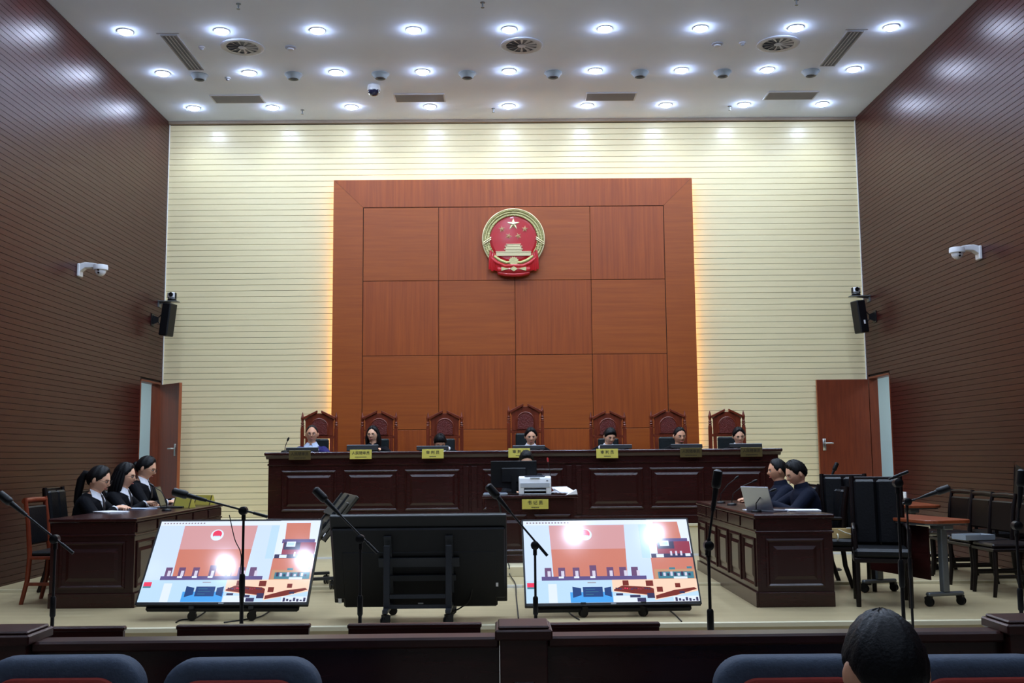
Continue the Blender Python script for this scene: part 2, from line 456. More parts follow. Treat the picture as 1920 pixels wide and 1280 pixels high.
for x, z in ((-.178, .16), (.178, .16), (-.075, .05), (.075, .05)): star(x, z, .054, math.atan2(.235-z, -x) - PI/2)
mb = MB()
for x, z0, z1, d in ((.285, -.262, -.245, .06), (.27, -.245, -.205, .05), (.275, -.205, -.192, .06), (.125, -.192, -.165, .05), (.145, -.165, -.15, .062), (.12, -.15, -.118, .05), (.135, -.118, -.105, .06), (.1, -.105, -.085, .05), (.115, -.085, -.075, .06)):
    mb.box(-x, x, -d, -.035, z0, z1)
mb.build('gate_building', 'gold_pale', em)
mb = MB(); P = []
for k in range(28):
    a = 2*PI*k/28; q = .085 if (k//1) % 2 == 0 else .066; P.append((q*math.cos(a), -.352+q*math.sin(a)*.9))
mb.prism(P, -.075, -.035); mb.build('cog_wheel', 'gold', em)
mb = MB()                                       # red silk: folds each side and the swag below
for sg in (-1, 1):
    for k in range(6):
        x = sg*(.19+.034*k); zt = -.33+.03*k; zb = -.53-.015*math.sin(k*1.9)+.011*k
        mb.tube([(x*.97, -.05, zt), (x*1.0, -.06, (zt+zb)/2), (x*1.02, -.05, zb)], [.02, .026, .022], 7)
mb.tube([(-.37, -.05, -.27), (-.27, -.06, -.37), (-.14, -.062, -.43), (0, -.062, -.42), (.14, -.062, -.43), (.27, -.06, -.37), (.37, -.05, -.27)], [.022, .036, .036, .028, .036, .036, .022], 10)
mb.tube([(-.24, -.05, -.53), (-.12, -.056, -.555), (0, -.056, -.56), (.12, -.056, -.555), (.24, -.05, -.53)], [.03, .034, .034, .034, .03], 10)
mb.tube([(-.25, -.04, -.48), (0, -.045, -.5), (.25, -.04, -.48)], [.055, .06, .055], 10)
mb.build('red_ribbon', 'emblem_red', em, smooth=True)
mb = MB(); mb.prism([(-.06, -.475), (0, -.435), (.06, -.475), (0, -.515)], -.115, -.095)
for sg in (-1, 1): mb.prism([(sg*.07, -.475), (sg*.19, -.445), (sg*.19, -.505)], -.112, -.095)
mb.build('ribbon_knot', 'gold', em)

# ============================================================ ceiling fittings
mat('lamp_glow', (255, 255, 255), .5, emit=(204, 222, 255), es=DOWNLIGHT_DISC)
LX = [-4.685 + 1.1935*i for i in range(9)]; LY = [15.31, 13.875, 12.46, 11.04, 9.62, 8.2, 6.78]
WHERE = ['row beside the timber-panel wall', 'row between the ceiling speakers', 'row beside the round diffusers', 'row over the desks', 'row over mid-stage', 'row over the stage edge', 'row before the rail']
ORD = ['first', 'second', 'third', 'fourth', 'middle']
def dl_label(i, j):
    n_ = 'middle one' if i == 4 else (ORD[i]+' from the women-side wall' if i < 4 else ORD[8-i]+' from the men-side wall')
    return 'lit round downlight, '+n_+', '+WHERE[j]
def downlight(x, y, lab, grp, power):
    t = thing('ceiling_downlight', lab, 'ceiling light', (x, y, ZC), group=grp)
    MB().lathe([(.082, .0), (.1, .0), (.103, -.006), (.09, -.012), (.082, -.004)], n=24, caps=False).build('rim', 'vent_white', t, smooth=True)
    MB().lathe([(.08, -.002), (.079, -.016), (.066, -.03), (.034, -.039), (.0005, -.042)], n=24, caps=False).build('diffuser', 'lamp_glow', t, smooth=True)
    ld = bpy.data.lights.new('lamp', 'SPOT'); ld.energy = power; ld.spot_size = math.radians(142); ld.spot_blend = .8
    ld.shadow_soft_size = .07; ld.color = (.69, .845, 1)
    lo = bpy.data.objects.new('lamp', ld); COL.objects.link(lo); lo.parent = t; lo.location = (0, 0, -.055)
    return t
for j, y in enumerate(LY):
    for i, x in enumerate(LX):
        grp = 'downlights in the '+WHERE[j]
        if i == 0 and j in (0, 3): proto = downlight(x, y, dl_label(i, j), grp, DOWNLIGHT_W if j < 3 else STAGE_W); continue
        dup(proto, (x, y, ZC), label=dl_label(i, j), group=grp)
proto = None
for y in (3.94, 1.1, -1.74):                     # added out-of-view lamps, brightening surfaces that face the hall
    for i, x in enumerate(LX[::2]):
        lab = 'unseen downlight added for fill over the hall seats'
        if proto is None: proto = downlight(x, y, lab, 'unseen fill downlights over the hall seats', HALL_FILL_W); continue
        dup(proto, (x, y, ZC), label=lab, group='unseen fill downlights over the hall seats')
# flat return grilles
for i, x in enumerate((-3.92, -1.23, 1.60, 4.28)):
    t = thing('ceiling_grille', ['rectangular grey ceiling grille nearest the wall beside the black-suited women', 'rectangular grey ceiling grille beside the dark dome camera', 'rectangular grey ceiling grille between the middle and right round diffusers', 'rectangular grey ceiling grille beyond the slot vent over the stacked chairs'][i], 'vent', (x, 14.93, ZC))
    MB().box(-.36, .36, -.155, .155, -.004, 0).build('backing', 'vent_dark', t)
    f = MB(); f.box(-.375, .375, -.17, -.15, -.012, 0); f.box(-.375, .375, .15, .17, -.012, 0); f.box(-.375, -.355, -.15, .15, -.012, 0); f.box(.355, .375, -.15, .15, -.012, 0)
    f.build('frame', 'vent_white', t)
    for k in range(12):
        y = -.14+.0255*k
        MB().prism([(y-.011, -.004), (y-.007, -.004), (y+.011, -.013), (y+.007, -.013)], -.355, .355, 'yz').build('slat', 'vent_grey', t)
# long slot vents
for x, lab in ((-4.185, 'long grey slot vent in the ceiling on the side of the black-suited women'), (4.455, 'long grey slot vent in the ceiling on the side of the folding table')):
    t = thing('slot_vent', lab, 'vent', (x, 13.16, ZC))
    MB().box(-.09, .09, -.57, .57, -.004, 0).build('backing', 'vent_dark', t)
    f = MB(); f.box(-.105, -.085, -.59, .59, -.012, 0); f.box(.085, .105, -.59, .59, -.012, 0); f.box(-.085, .085, -.59, -.57, -.012, 0); f.box(-.085, .085, .57, .59, -.012, 0)
    f.build('frame', 'vent_grey', t)
    for k in (-.045, 0, .045): MB().box(k-.004, k+.004, -.57, .57, -.012, -.003).build('blade', 'vent_white', t)
    MB().box(-.14, .14, -.64, -.615, -.004, 0).build('access_strip', 'vent_grey', t)
# round diffusers
for x, lab in ((-3.36, 'round swirl air diffuser next to the slot vent above the women'), (.25, 'round swirl air diffuser above the middle of the judges bench'), (3.58, 'round swirl air diffuser next to the slot vent above the folding table')):
    t = thing('round_diffuser', lab, 'vent', (x, 12.97, ZC))
    MB().lathe([(.18, 0), (.27, 0), (.275, -.012), (.25, -.022), (.2, -.012)], n=40, caps=False).build('rim', 'vent_white', t, smooth=True)
    MB().lathe([(.2, -.003), (.001, -.004)], n=32, caps=False).build('throat', 'vent_dark', t)
    for k in range(12):
        a = k*PI/6; u = Vector((math.cos(a), math.sin(a), 0)); v = Vector((-u.y, u.x, 0))
        m = MB(); p0 = u*.05; p1 = u*.2
        m._add([p0-v*.006+Vector((0,0,-.006)), p1-v*.02+Vector((0,0,-.006)), p1+v*.018+Vector((0,0,-.018)), p0+v*.004+Vector((0,0,-.012))], [(0,1,2,3)])
        m.build('blade', 'vent_white', t)
    MB().lathe([(.05, -.004), (.055, -.015), (.03, -.022), (.001, -.023)], n=20, caps=False).build('hub', 'vent_white', t, smooth=True)
# ceiling speakers
JX = [-4.205, -2.9, -1.697, -.491, .703, 1.91, 3.062, 4.29]
SPL = ['round white ceiling speaker, '+(ORD[i]+' from the women-side wall' if i < 4 else ORD[7-i]+' from the men-side wall') for i in range(8)]
t0 = thing('ceiling_speaker', SPL[0], 'speaker', (JX[0], 13.96, ZC), group='round ceiling speakers')
MB().lathe([(.12, 0), (.125, -.01), (.1, -.03), (.085, -.06), (.07, -.07), (.05, -.055)], n=28, caps=False).build('housing', 'speaker_grey', t0, smooth=True)
MB().lathe([(.056, -.05), (.001, -.045)], n=20, caps=False).build('grille', 'vent_dark', t0)
for x, l_ in zip(JX[1:], SPL[1:]): dup(t0, (x, 13.96, ZC), label=l_)
t = thing('dome_camera', 'dark glass dome camera hanging under the ceiling', 'camera', (-1.845, 14.42, ZC))
MB().lathe([(.085, 0), (.09, -.02), (.095, -.06), (.09, -.075)], n=28).build('housing', 'white_plastic', t, smooth=True)
MB().lathe([(.084, -.075), (.08, -.105), (.06, -.135), (.03, -.152), (.001, -.157)], n=28, caps=False).build('dome', 'dome_glass', t, smooth=True)
for x, y, lab in ((-2.745, 13.0, 'flat round smoke detector beside the women-side swirl diffuser'), (2.788, 12.966, 'flat round smoke detector beside the table-side swirl diffuser')):
    t = thing('smoke_detector', lab, 'detector', (x, y, ZC))
    MB().lathe([(.07, 0), (.07, -.012), (.055, -.02)], n=24).build('base', 'vent_grey', t, smooth=True)
    MB().lathe([(.045, -.02), (.04, -.034), (.02, -.038)], n=20).build('sensor', 'vent_white', t, smooth=True)
for x, y, lab in ((3.107, 12.935, 'small round ceiling sensor between smoke detector and swirl diffuser'), (-3.887, 12.97, 'small round ceiling sensor beside the slot vent over the women'), (-3.844, 14.077, 'small white ceiling knob sensor beyond the speaker row')):
    t = thing('ceiling_sensor', lab, 'sensor', (x, y, ZC))
    MB().lathe([(.042, 0), (.042, -.012), (.03, -.018)], n=18).build('base', 'vent_white', t, smooth=True)
    MB().lathe([(.026, -.018), (.022, -.035), (.008, -.042)], n=16).build('eye', 'vent_grey', t, smooth=True)
sl = ['small sprinkler head between the wall-side downlights above the women', 'small sprinkler head between the wall-side downlights above the emblem', 'small sprinkler head between the wall-side downlights above the two men', 'small sprinkler head in front of the women-side swirl diffuser', 'small sprinkler head in front of the middle swirl diffuser', 'small sprinkler head in front of the table-side swirl diffuser']
for (x, y), lab in zip(((-3.066, 15.445), (-.145, 15.427), (3.469, 15.398), (-3.086, 11.69), (-.227, 11.69), (3.454, 11.67)), sl):
    t = thing('sprinkler_head', lab, 'sprinkler', (x, y, ZC))
    MB().lathe([(.03, 0), (.03, -.006), (.01, -.01), (.01, -.04)], n=14).build('stem', 'grey_metal', t)
    MB().lathe([(.008, -.04), (.006, -.06), (.02, -.062), (.02, -.066)], n=14).build('deflector', 'grey_metal', t)

# ============================================================ things on the side walls
def dome_bracket(y, z, X, sg, lab):              # sg: direction into the room
    t = thing('bracket_camera', lab, 'camera', (X, y, z), rz=0 if sg > 0 else PI)
    MB().chbox(.0, .035, -.06, .06, -.14, .02, .008).build('wall_plate', 'white_plastic', t)
    a = MB(); a.loft([[Vector((x, w_*c, zz + h*s)) for c, s in ((-1,-1),(1,-1),(1,1),(-1,1))] for x, w_, zz, h in ((.03,.05,-.03,.05),(.09,.048,0,.035),(.18,.05,-.002,.03),(.24,.06,-.012,.028))])
    a.build('arm', 'white_plastic', t, bevel=.008)
    MB().lathe([(.085, .01), (.09, -.02), (.088, -.05), (.07, -.055)], c=(.27, 0, -.005), n=24).build('collar', 'white_plastic', t, smooth=True)
    d = MB().ell((.27, 0, -.06), (.068, .068, .075), 20, 12).build('dome', 'white_plastic', t, smooth=True)
    fy = -1 if sg > 0 else 1
    for dz in (-.065, -.1): MB().lathe([(.012, 0), (.012, .012), (.002, .013)] if fy > 0 else [(.012, 0), (.012, -.012), (.002, -.013)], c=(.27+.012*fy*0, fy*.062*(1 if dz > -.08 else .9), dz), n=12, axis='y').build('lens', 'tv_dark', d)
dome_bracket(12.73, 3.87, XL-.004+.008, 1, 'white dome camera on a wall bracket above the black-suited women')
dome_bracket(11.98, 3.86, XR-.004, -1, 'white dome camera on a wall bracket above the folding table')
def ptz(X, y, z, sg, lab):
    t = thing('video_camera', lab, 'camera', (X+sg*.004, y, z), rz=0 if sg > 0 else PI)
    q = 1 if sg > 0 else -1
    b = MB(); b.box(0, .02, -.05, .05, -.08, .02); b.prism([(0, -.035), (.19, -.008), (.19, .004), (0, .004)], -.012, .012, 'xz'); b.chbox(.0, .3, -.07, .07, 0, .012, .003)
    b.build('wall_shelf', 'grey_metal', t)
    MB().lathe([(.06, .012), (.066, .022), (.066, .04), (.05, .052)], c=(.2, 0, 0), n=24).build('base', 'black_plastic', t, smooth=True)
    MB().torus((.2, 0, .046), .055, .004, 'z', 24, 6).build('base_ring', 'silver', t, smooth=True)
    y_ = MB(); y_.box(.138, .15, -.03, .03, .05, .14); y_.box(.25, .262, -.03, .03, .05, .14); y_.build('yoke', 'black_plastic', t, bevel=.004)
    h = MB().chbox(.152, .248, -.045, .05, .06, .145, .012).build('head', 'white_plastic', t)
    MB().lathe([(.03, 0), (.032, -.03*q), (.024, -.032*q), (.02, -.02*q)], c=(.2, -.04*q, .108), n=18, axis='y').build('lens', 'tv_dark', h, smooth=True)
ptz(XL, 15.72, 3.86, 1, 'small pan-tilt video camera on a wall shelf on the side of the black-suited women')
ptz(XR, 15.72, 3.86, -1, 'small pan-tilt video camera on a wall shelf on the side of the two men')
def colspk(X, y, z, sg, lab, tilt):
    t = thing('wall_speaker', lab, 'speaker', (X+sg*.004, y, z), rz=0 if sg > 0 else PI)
    b = MB(); b.box(0, .015, -.06, .06, -.09, .09)
    b.prism([(0.01, -.07), (.1, -.035), (.1, .035), (0.01, .07)], -.015, .015)
    b.tube([(.09, 0, .03), (.15, 0, .09)], .009, 6); b.tube([(.09, 0, -.03), (.14, 0, -.09)], .009, 6)
    b.build('bracket', 'dark_metal', t)
    q = 1 if sg > 0 else -1
    c = MB(); c.M = Matrix.Translation((.235, -.0, 0)) @ Matrix.Rotation(tilt, 4, 'Y') @ Matrix.Rotation(math.radians(-18*q), 4, 'Z')
    c.chbox(-.075, .075, -.085, .085, -.245, .245, .012); c.build('cabinet', 'black_plastic', t)
    g_ = MB(); g_.M = c.M; g_.chbox(-.065, .065, *(( -.092, -.086) if q > 0 else (.086, .092)), -.235, .235, .003); g_.build('grille_cloth', 'tv_back', t)
    if q < 0:
        g_ = MB(); g_.M = c.M; g_.box(-.02, .01, .092, .094, -.12, -.06); g_.build('badge', 'white_plastic', t, label='small white rating badge')
colspk(XL, 15.45, 3.55, 1, 'black column loudspeaker leaning off the wall on the side of the black-suited women', math.radians(6))
colspk(XR, 15.5, 3.52, -1, 'black column loudspeaker with white badge leaning off the wall near the two men', math.radians(6))
for X, y, z, sg, lab in ((XR, 13.9, 1.25, -1, 'small white wall socket above the dark leather chairs'),):
    t = thing('wall_socket', lab, 'socket', (X-.006, onX(1698, 930, XR).y, onX(1698, 930, XR).z))
    MB().chbox(-.012, .004, -.045, .045, -.06, .06, .003).build('plate', 'white_plastic', t); MB().box(-.016, -.01, -.02, .02, -.03, .03).build('rocker', 'white_trim', t)
# ============================================================ panelled desks
def panel(parent, o, u, n_, w, h, name='front_panel', m='dark_wood', deep=.0):
    """raised-and-fielded panel: o = lower corner on the face, u = horizontal dir, n_ = outward normal"""
    o = Vector(o); u = Vector(u); n_ = Vector(n_); z = Vector((0, 0, 1))
    def P(a, b, d): return o + u*a + z*b + n_*d
    mb = MB(); q = .03                                   # bevelled picture-frame moulding
    for (a0, b0, a1, b1, ia0, ib0, ia1, ib1) in ((0,0,w,0, q,q,w-q,q), (w,0,w,h, w-q,q,w-q,h-q), (w,h,0,h, w-q,h-q,q,h-q), (0,h,0,0, q,h-q,q,q)):
        mb._add([P(a0,b0,0), P(a1,b1,0), P(a1,b1,.012), P(a0,b0,.012), P(ia0,ib0,0), P(ia1,ib1,0), P(ia1,ib1,.004), P(ia0,ib0,.004),
                 P((a0+ia0)/2,(b0+ib0)/2,.018), P((a1+ia1)/2,(b1+ib1)/2,.018)],
                [(0,1,2,3), (3,2,9,8), (8,9,6,7), (7,6,5,4), (0,3,8,7,4), (1,5,6,9,2), (0,4,5,1)])
    mo = mb
    f = MB(); e = q+.035
    f._add([P(e,e,0), P(w-e,e,0), P(w-e,h-e,0), P(e,h-e,0), P(e+.03,e+.03,.012), P(w-e-.03,e+.03,.012), P(w-e-.03,h-e-.03,.012), P(e+.03,h-e-.03,.012)],
           [(3,2,1,0), (4,5,6,7), (0,1,5,4), (1,2,6,5), (2,3,7,6), (3,0,4,7)])
    fo = f.build(name, m, parent)
    mo.build('moulding', m, fo)
# ---- judges' bench
BX0, BX1, BY = -3.12, 3.60, 13.80
bz = lambda y: onY(960, y, BY).z
bench = thing('judges_bench', 'very long dark wood judges bench with seven raised front panels', 'bench', ((BX0+BX1)/2, BY, ZU))
cx = (BX0+BX1)/2; ZB = 1.555-ZU
MB().box(BX0-cx, BX1-cx, 0, .03, 0, ZB-.05).build('front_board', 'dark_wood_h', bench)
for x in (BX0-cx, BX1-cx-.04): MB().box(x, x+.04, .03, .66, 0, ZB-.05).build('end_board', 'dark_wood', bench)
MB().chbox(BX0-.05-cx, BX1+.05-cx, -.05, .72, ZB-.045, ZB, .01).build('worktop', 'dark_wood_h', bench)
MB().prism([(-.045, ZB-.046), (-.03, ZB-.065), (-.02, ZB-.08), (0, ZB-.09), (0, ZB-.046)], BX0-.03-cx, BX1+.03-cx, 'yz').build('cornice', 'dark_wood_h', bench)
MB().chbox(BX0-.012-cx, BX1+.012-cx, -.016, .0, ZB-.175, ZB-.15, .004).build('waist_moulding', 'dark_wood_h', bench)
MB().chbox(BX0-.015-cx, BX1+.015-cx, -.02, .0, 0, .11, .004).build('plinth', 'dark_wood_h', bench)
for a, b in ((528, 630), (645, 746), (759, 862), (905, 1056), (1104, 1206), (1218, 1320), (1334, 1436)):
    x0 = onY(a, 900, BY).x-cx; x1 = onY(b, 900, BY).x-cx
    panel(bench, (x0, 0, .2), (1, 0, 0), (0, -1, 0), x1-x0, .53, 'front_panel', 'dark_wood_h')
for a in (868, 884, 1062, 1080):
    x0 = onY(a, 900, BY).x-cx
    MB().chbox(x0, x0+.075, -.018, 0, .13, .77, .006).build('pilaster', 'dark_wood', bench)
# ---- name plates
CJ = {'juror': '人民陪审员', 'judge': '审判员', 'chief': '审判长', 'clerk': '书记员'}
def plate(loc, kind, lab, w=.285, h=.122, tilt=0, m='brass', rz=0, size=None, group=None):
    t = thing('name_plate', lab, 'name plate', loc, rz, group)
    M = Matrix.Rotation(tilt, 4, 'X')
    b = MB(); b.M = M; b.chbox(-w/2, w/2, -.006, .006, -h/2, h/2, .002); b.build('plate', m, t)
    k = kind; s = size or (.047 if k == 'juror' else .05)
    txt = CJ[k] if k == 'juror' else ' '.join(CJ[k])
    text_mesh(txt, s, 'ink', t, 'lettering', M @ Matrix.Translation((0, -.0065, .014)), .0012, .0006)
    c = MB(); c.M = M; n_ = 14 if k == 'juror' else 8
    for q in range(n_): c.box((q-n_/2)*.011+.001, (q-n_/2)*.011+.0085, -.0075, -.0055, -.041-.002*(q % 2), -.031)
    c.build('small_print', 'ink', t)
    c = MB(); c.M = M; c.box(-.02, .02, .006, .012, -.02, h/2); c.build('clip', 'dark_metal', t)
PL = [(562, 853, 'juror', 'brass_dark', 'brass name plate, dark reflection in colour, before the man in the purple-blue cardigan'),
      (676.5, 851.5, 'juror', 'brass', 'bright gold five-character name plate in front of the woman with glasses and loose hair'),
      (811.5, 850.5, 'judge', 'brass', 'gold three-character name plate in front of the bowed-head judge'),
      (973.5, 849, 'chief', 'brass', 'gold name plate at the middle of the bench, partly behind the clerk head'),
      (1138.5, 850, 'judge', 'brass', 'gold three-character name plate before the woman judge with white collar looking down'),
      (1295.5, 848, 'juror', 'brass_dark', 'brass five-character name plate, dark reflection in colour, before the crew-cut man on the bench'),
      (1409, 847, 'juror', 'brass_dark', 'brass name plate, dark reflection in colour, at the bench end before the woman in black')]
for x, y, k, m, lab in PL:
    p = onY(x, y, BY-.082); plate((p.x, BY-.082, p.z), k, lab, m=m, tilt=math.radians(-8 if m == 'brass' else 3))
# ---- low monitors on the bench (seen from behind)
ML = ['thin black monitor before the man in the purple-blue cardigan', 'thin black monitor before the woman with glasses and loose hair', 'thin black monitor before the bowed-head judge', 'thin black monitor before the presiding judge', 'thin black monitor before the woman judge with hair over one eye', 'thin black monitor before the crew-cut man on the bench', 'thin black monitor before the woman at the end of the bench']
for (a, b, y), lab in zip(((536, 597, 840), (650, 709, 834), (781, 841, 836), (961, 1022, 837), (1125, 1185, 836), (1258, 1317, 833), (1368, 1429, 836)), ML):
    p = onY((a+b)/2, y, 14.12); w = onY(b, y, 14.12).x - onY(a, y, 14.12).x
    t = thing('monitor', lab, 'monitor', (p.x, 14.12, 1.556)); h = p.z-1.556
    MB().chbox(-.11, .11, -.09, .07, 0, .01, .003).build('foot', 'black_plastic', t)
    b_ = MB(); b_.M = Matrix.Translation((0, .0, .012)) @ Matrix.Rotation(math.radians(-14), 4, 'X')
    hh = max(.045, h-.02)/math.cos(math.radians(14))
    b_.chbox(-w/2, w/2, -.012, .012, 0, hh, .004); b_.build('casing', 'black_plastic', t)
    e = MB(); e.M = b_.M; e.chbox(-w/2, w/2, -.013, .013, hh, hh+.008, .002); e.build('top_edge', 'grey_plastic', t)
    s = MB(); s.M = b_.M; s.box(-w/2+.015, w/2-.015, .0125, .0135, .015, hh-.012); s.build('screen', 'tv_dark', t)
def gooseneck(loc, pts, lab, base=True, cat='microphone', tip='black_plastic', r=.005):
    t = thing('gooseneck_microphone', lab, cat, loc)
    if base: MB().lathe([(.05, 0), (.05, .012), (.04, .022), (.012, .026)], n=20).build('base', 'black_plastic', t, smooth=True)
    MB().tube(pts, r, 8).build('neck', 'dark_metal', t, smooth=True)
    a, b = Vector(pts[-2]), Vector(pts[-1]); d = (b-a).normalized()
    MB().tube([b, b+d*.01, b+d*.04, b+d*.055], [.008, .013, .013, .006], 10).build('capsule', tip, t, smooth=True)
p = onY(534, 841, 14.0)
gooseneck((p.x, 14.0, 1.556), [(0, 0, .02), (.005, 0, .08), (.035, -.01, .15)], 'gooseneck microphone standing at the end of the judges bench')

# ---- carved high-back chairs
def throne(loc, lab, zs=1.0, group='carved judges chairs'):
    t = thing('throne_chair', lab, 'chair', loc, group=group, scale=(1, 1, zs))
    MB().chbox(-.25, .25, -.25, .22, .40, .45, .008).build('seat_frame', 'chair_wood', t)
    MB().chbox(-.225, .225, -.24, .19, .45, .52, .02).build('seat', 'leather', t)
    for x in (-.23, .23): MB().lathe([(.022, 0), (.03, .1), (.024, .2), (.035, .4)], c=(x, -.23, 0), n=12).build('leg', 'chair_wood', t, smooth=True)
    for x in (-.245, .245):
        p_ = MB().chbox(x-.025, x+.025, .2, .25, 0, 1.30, .006).build('post', 'chair_wood', t)
        MB().lathe([(.026, 1.30), (.028, 1.315), (.018, 1.325), (.028, 1.34), (.018, 1.355), (.027, 1.372), (.017, 1.39), (.022, 1.42), (.027, 1.445), (.018, 1.475), (.004, 1.53)], c=(x, .225, 0), n=12).build('finial', 'chair_wood', p_, smooth=True)
        MB().chbox(x-.028, x+.028, -.24, .2, .66, .70, .012).build('armrest', 'chair_wood', t)
        MB().tube([(x, -.2, .45), (x, -.215, .55), (x, -.2, .66)], [.02, .026, .02], 10).build('arm_post', 'chair_wood', t, smooth=True)
    cr = MB().prism([(-.20, 1.19), (.20, 1.19), (.20, 1.40), (.215, 1.425), (.04, 1.515), (-.04, 1.515), (-.215, 1.425), (-.20, 1.40)], .205, .245).build('crest', 'chair_wood', t, bevel=.004)
    A = [(-.125, 1.205)] + [(.125*math.cos(a), 1.31+.125*math.sin(a)) for a in [PI-PI*k/14 for k in range(15)]] + [(.125, 1.205)]
    MB().prism(A, .195, .206).build('carving', 'carved_wood', cr)
    mb = MB(); mb.tube([(x, .2, z) for x, z in A], .011, 6); mb.build('arch_moulding', 'chair_wood', cr)
    for sg in (-1, 1):
        MB().prism([(sg*.225, 1.425), (sg*.03, 1.52), (sg*.03, 1.555), (sg*.24, 1.455)], .18, .25).build('pediment', 'chair_wood', t, bevel=.004)
        MB().prism([(sg*.20, 1.19), (sg*.155, 1.19), (sg*.155, .60), (sg*.20, .60)], .208, .24).build('side_panel', 'chair_wood', t)
    for z in (1.155, .58): MB().chbox(-.235, .235, .207, .243, z, z+.04, .004).build('rail', 'chair_wood', t)
    MB().chbox(-.15, .15, .17, .21, .62, 1.15, .02).build('backrest', 'leather', t, label='dark green-black leather back pad')
    for i in range(3):
        for j in range(2): MB().ell((-.08+.08*i, .168, .76+.2*j), (.008, .004, .008), 8, 6).build('button', 'black_leather', t)
    return t
TX = [(599, 770), (711, 770), (834, 770), (985, 757), (1139, 770), (1252, 767), (1362, 767)]
TL = ['carved reddish wood throne chair behind the man in the purple-blue cardigan', 'carved reddish wood throne chair behind the woman with glasses and loose hair', 'carved reddish wood throne chair behind the bowed-head judge', 'tallest carved throne chair in the middle, behind the presiding judge', 'carved reddish wood throne chair behind the woman judge with hair over one eye', 'carved reddish wood throne chair behind the crew-cut man', 'carved dark reddish throne chair against the cream boards behind the woman at the bench end']
for k, ((x, y), lab) in enumerate(zip(TX, TL)):
    p = onY(x, y, 15.2); h = p.z-ZU
    if k == 0: throne0 = throne((p.x, 14.98, ZU), lab, h/1.55)
    else: dup(throne0, (p.x, 14.98, ZU), label=lab, scale=(1, 1, h/1.55))

# ---- side desks
def side_desk(name, lab, X0, X1, Y0_, Y1_, front, z0=ZS, h=.80, npan=5):
    """front = -1: panels on the X0 face, +1: on the X1 face"""
    t = thing(name, lab, 'desk', ((X0+X1)/2, (Y0_+Y1_)/2, z0)); w = (X1-X0)/2; l = (Y1_-Y0_)/2
    fx = w*front
    a, b = sorted((fx, fx-front*.03))
    MB().box(a, b, -l, l, .0, h-.04).build('front_board', 'dark_wood', t)
    a, b = sorted((-fx, fx-front*.031))
    for y in (-l, l-.04): MB().box(a, b, y, y+.04, 0, h-.04).build('end_board', 'dark_wood', t)
    MB().chbox(-w-.02, w+.02, -l-.02, l+.02, h-.035, h, .008).build('worktop', 'dark_wood_h', t)
    MB().chbox(-w-.012, w+.012, -l-.012, l+.012, h-.165, h-.145, .004).build('waist_moulding', 'dark_wood_h', t)
    a, b = sorted((fx, fx+front*.022)); 
    pl = MB(); pl.box(a, b, -l-.022, l+.022, 0, .13); pl.box(-w, w, -l-.022, -l, 0, .13); pl.box(-w, w, l, l+.022, 0, .13); pl.build('plinth', 'dark_wood_h', t, bevel=.005)
    st = 2*l/npan
    for k in range(npan):
        y = -l+.05+k*st
        panel(t, (fx, y+(st-.1 if front < 0 else 0), .17), (0, -1 if front < 0 else 1, 0), (front, 0, 0), st-.1, h-.38)
        y2 = -l+.03+k*st
        a, b = sorted((fx, fx+front*.014))
        MB().chbox(a, b, y2, y2+st-.06, h-.135, h-.045, .005).build('fascia_block', 'dark_wood', t)
    panel(t, (-w+.08, -l, .17), (1, 0, 0), (0, -1, 0), 2*w-.16, h-.38)
    return t
RD = side_desk('side_desk', 'dark wood panelled desk where the two men in dark jackets sit', 2.20, 2.87, 9.27, 12.05, -1)
LD = side_desk('side_desk', 'dark wood panelled desk where the three women in black suits sit', -4.14, -3.38, 9.62, 12.5, 1)
# ---- clerk's desk
ck = thing('clerk_desk', 'small dark desk with printer in front of the judges bench', 'desk', (.275, 12.25, .28))
MB().chbox(-.55, .55, -.3, .3, .725, .755, .006).build('worktop', 'dark_wood_h', ck)
MB().box(-.5, .5, -.27, -.25, 0, .725).build('front_board', 'dark_wood', ck)
for x in (-.5, .48): MB().box(x, x+.02, -.25, .27, 0, .725).build('end_board', 'dark_wood', ck)
MB().chbox(-.52, .52, -.285, -.27, 0, .09, .004).build('plinth', 'dark_wood_h', ck)
panel(ck, (-.46, -.27, .12), (1, 0, 0), (0, -1, 0), .42, .42); panel(ck, (.04, -.27, .12), (1, 0, 0), (0, -1, 0), .42, .42)
zt = .28+.755
p = onY(1003.5, 945, 11.93); plate((p.x, 11.93, p.z), 'clerk', 'yellow name plate on the front of the small clerk desk', w=.30, h=.11, m='brass', tilt=math.radians(-8))
# monitor seen from behind
p0 = onY(920, 864, 12.38); p1 = onY(1007, 922, 12.38); pc = (p0+p1)/2
t = thing('desktop_monitor', 'wide black computer monitor seen from behind on the clerk desk', 'monitor', (pc.x, 12.38, zt))
w = (p1.x-p0.x)/2; z1 = p0.z-zt; z0 = .075
MB().chbox(-w, w, -.012, .02, z0, z1, .006).build('casing', 'black_plastic', t)
MB().chbox(-w*.55, w*.55, -.04, -.012, z0+.06, z1-.08, .012).build('back_hump', 'tv_back', t)
MB().box(-w+.012, w-.012, .02, .0215, z0+.015, z1-.012).build('screen', 'tv_dark', t)
s = MB(); s.box(-.03, .03, -.05, -.02, .01, z0+.15); s.lathe([(.11, .001), (.11, .008), (.09, .014)], n=24); s.build('stand', 'black_plastic', t)
